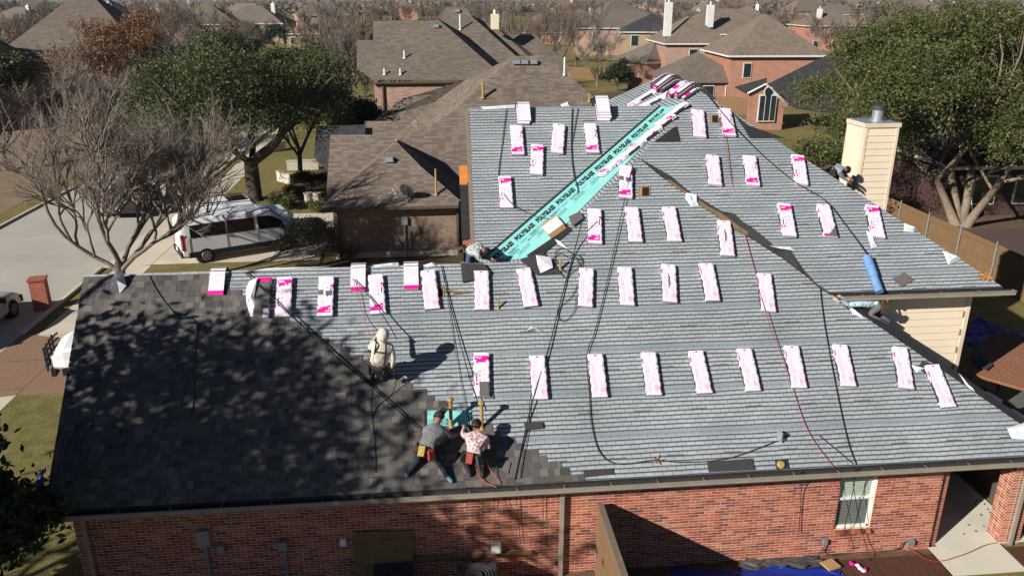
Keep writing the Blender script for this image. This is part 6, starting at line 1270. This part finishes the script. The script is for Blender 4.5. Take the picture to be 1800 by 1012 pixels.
leafytree('tall evergreen tree at the upper left edge', (-31.5, 60, 0), 8, 9.0, 1.5, 17, OAK, BKD, n=420, clump=.4, per=40, size=.13, lob=9)
leafytree('rust leaved oak among bare trees at the upper left', (-31, 86, 0), 11, 10.3, 2.2, 19, RUST, BKD, n=520, clump=.5, per=26, size=.13, lob=10)
leafytree('dark evergreen bush left of the pink brick wall', (-5.2, 57, 0), 4.6, 5.2, .2, 23, EVG, BKD, n=330, clump=.3, per=40, size=.10, lob=8, r0=.1, name='evergreen_shrub', cat='shrub')
leafytree('round evergreen shrub in the yard left of the roof peak', (*gxy(1085, 162, 0), 0), 4.0, 4.4, .1, 25, EVG, BKD, n=300, clump=.3, per=36, size=.12, lob=7, r0=.1, name='evergreen_shrub', cat='shrub')
for px, py, W_, H_, lab, lm in ((548, 338, 2.4, 1.3, 'clipped dark green hedge by the stone planter', EVG), (520, 350, 1.3, .9, 'small rounded shrub left of the plant pots', OAKR), (493, 368, 1.8, .9, 'low light green shrub behind the white car', OAKR), (562, 372, 1.2, .5, 'low green ground plants by the garage corner', OAKR)):
    p = atz(px, py); leafytree(lab, p, W_, H_, .02, int(px), lm, BKD, n=110, clump=.12, per=30, size=.06, lob=6, r0=.04, name='garden_shrub', cat='shrub', twig=False, hollow=.3)
p = atz(560, 452); leafytree('dull twiggy bush in front of the van bonnet', p, 3.4, 1.9, .05, 77, BUSH, TWG, n=240, clump=.2, per=34, size=.05, lob=8, r0=.04, name='garden_shrub', cat='shrub', hollow=.3); p = atz(610, 452); leafytree('low brown grass clump at the foot of the brown brick wall', p, 2.0, .5, .02, 78, BUSH, TWG, n=90, clump=.14, per=26, size=.05, lob=5, r0=.03, name='garden_shrub', cat='shrub', twig=False)
for px, py, H_, W_, sd, lab, tw_ in ((130, 168, 9.0, 9, 41, 'bare tree with upright limbs at the upper left', TWG), (40, 210, 6.5, 8, 42, 'bare purple grey tree left of the large bare tree', BKL), (300, 190, 7.5, 8, 43, 'bare tree between large bare tree and live oak', BKL), (612, 205, 10.5, 9, 44, 'bare tree left of the large hip roof', TWG), (590, 175, 9.5, 9, 47, 'greyish bare tree above the live oak', TWG), (975, 150, 10.5, 10, 45, 'reddish brown bare tree right of the large hip roof', TWB), (1012, 128, 11.5, 11, 48, 'tall brown bare tree behind the round shrub', TWB), (1050, 152, 7.5, 8.5, 46, 'small vase shaped bare tree with pale trunk in the yard', BKL), (925, 140, 11, 11, 49, 'broad brown bare tree behind the cream chimney', TWB), (1335, 88, 8, 9, 50, 'bare brush behind the orange brick house, left part', TWB), (1405, 80, 8, 10, 51, 'bare brush behind the orange brick house, right part', TWB), (1560, 66, 12, 12, 52, 'brown bare tree above the right oak', TWB), (60, 140, 9.5, 9, 53, 'bare tree in front of the far left house', TWG), (220, 140, 9, 9, 54, 'bare tree left of the rust leaved oak', TWG), (420, 105, 9, 10, 55, 'bare tree top above the live oak', TWG), (95, 262, 7.0, 9, 56, 'bare street tree behind the large bare tree', BKL), (235, 268, 6.5, 8, 57, 'pale bare tree on the verge across the driveway', BKL), (10, 300, 7.5, 9, 58, 'bare tree at the left picture edge above the sedan', BKL), (165, 215, 8, 9, 59, 'purple grey bare tree beyond the street', BKL), (330, 160, 8.5, 8, 61, 'thin bare tree left of the live oak crown', TWG)):
    baretree(lab, (*gxy(px, py, 0), 0), H_, W_, sd, BK, tw_, .013, levels=4, kids=(3, 4), trunk=.24, twigs=10, twl=.8, upb=.5, spread=.75)
# woodland beyond: shared meshes, each tree its own object
protos = []
for k in range(6):
    mb, tips, tw = skeleton(100 + k, 9.5, .8, .2, levels=4, kids=(3, 4), trunk=.22, twigs=9, twl=.9, upb=.45); tw = fit(mb, tw, 9.5, 9.5); protos.append((mb.mesh('trunk', [BK], True, False), twigmesh(tw, .03, (TWB, TWG, TWB)[k % 3], k)))
epro = []
for k in range(2): me, C = crown(lobes_for(8, 8.5, 1.0, 8, 60 + k), 150, .55, 24, .26, OAK if k else EVG, 60 + k, .4); mb, tips, tw = skeleton(70 + k, 6, .8, .2, levels=2, twigs=1); epro.append((mb.mesh('trunk', [BKD], True, False), me))
rt = random.Random(8); cnt = 0
def blocked(e, n): return any(abs(e - o.location.x) < 8.5 and abs(n - o.location.y) < 9 for o in HOUSES)
HOUSES = [o for o in bpy.data.objects if o.name.startswith('house') and o.parent is None]
while cnt < 275:
    u = rt.random(); n_ = 88 + 620 * u ** 1.5; e_ = (rt.random() * 1.42 - .62) * n_ * 1.02
    if -25 < e_ < -12 and n_ < 150 or blocked(e_, n_): continue
    if n_ < 135 and e_ > .05 * n_: continue
    ev = rt.random() < .13; pm = rt.choice(epro if ev else protos); s = rt.uniform(.65, 1.15)
    t = thing('evergreen_tree' if ev else 'bare_tree', 'evergreen tree in the distant suburban woodland' if ev else 'leafless brown tree in the distant suburban woodland', 'tree', (e_, n_, 0), rt.random() * 6.28, 'distant evergreen trees' if ev else 'distant leafless trees'); t.scale = (s, s, s * rt.uniform(.85, 1.1))
    child('trunk', pm[0], t); o = child('foliage' if ev else 'twigs', pm[1], t); o['kind'] = 'stuff'; cnt += 1
# the wood towards the horizon reads as one mass
r_ = np.random.default_rng(3); K = 5200; n_ = 560 + 5200 * r_.random(K) ** 2; e_ = (r_.random(K) * 1.5 - .66) * n_; C = np.stack([e_, n_, r_.uniform(1.5, 6.0, K)], 1)
P = (C[:, None, :] + r_.normal(0, 1, (K, 12, 3)) * (4.5, 4.5, 2.0)).reshape(-1, 3); P[:, 2] = np.abs(P[:, 2]) * .95; V = leafquads(P, 1.5, r_, 0)
o = bpy.data.objects.new('far_woodland', fastmesh('far_woodland', V[:int(len(V) * .72)], 4, TWB)); COL.objects.link(o); tag(o, 'brown leafless woodland filling the far distance', 'woodland', kind='stuff'); o = bpy.data.objects.new('far_woodland', fastmesh('far_woodland', V[int(len(V) * .72):], 4, EVG)); COL.objects.link(o); tag(o, 'dark green patches of the far woodland', 'woodland', kind='stuff')
# ------------------------------------------------------------------ air
hz = MB().box((0, 4350, 7.75), (12100, 9400, 17.5)).obj('haze', [flat('haze_air', (1, 1, 1))], uv=False); tag(hz, 'thin pale blue haze over the distance', 'haze', kind='stuff')
hm = hz.data.materials[0]; ht = hm.node_tree; ht.nodes.clear(); ho = ht.nodes.new('ShaderNodeOutputMaterial'); pv = ht.nodes.new('ShaderNodeVolumePrincipled'); pv.inputs['Color'].default_value = (.70, .82, 1.0, 1); pv.inputs['Density'].default_value = .00011; pv.inputs['Anisotropy'].default_value = .2; ht.links.new(pv.outputs[0], ho.inputs['Volume'])
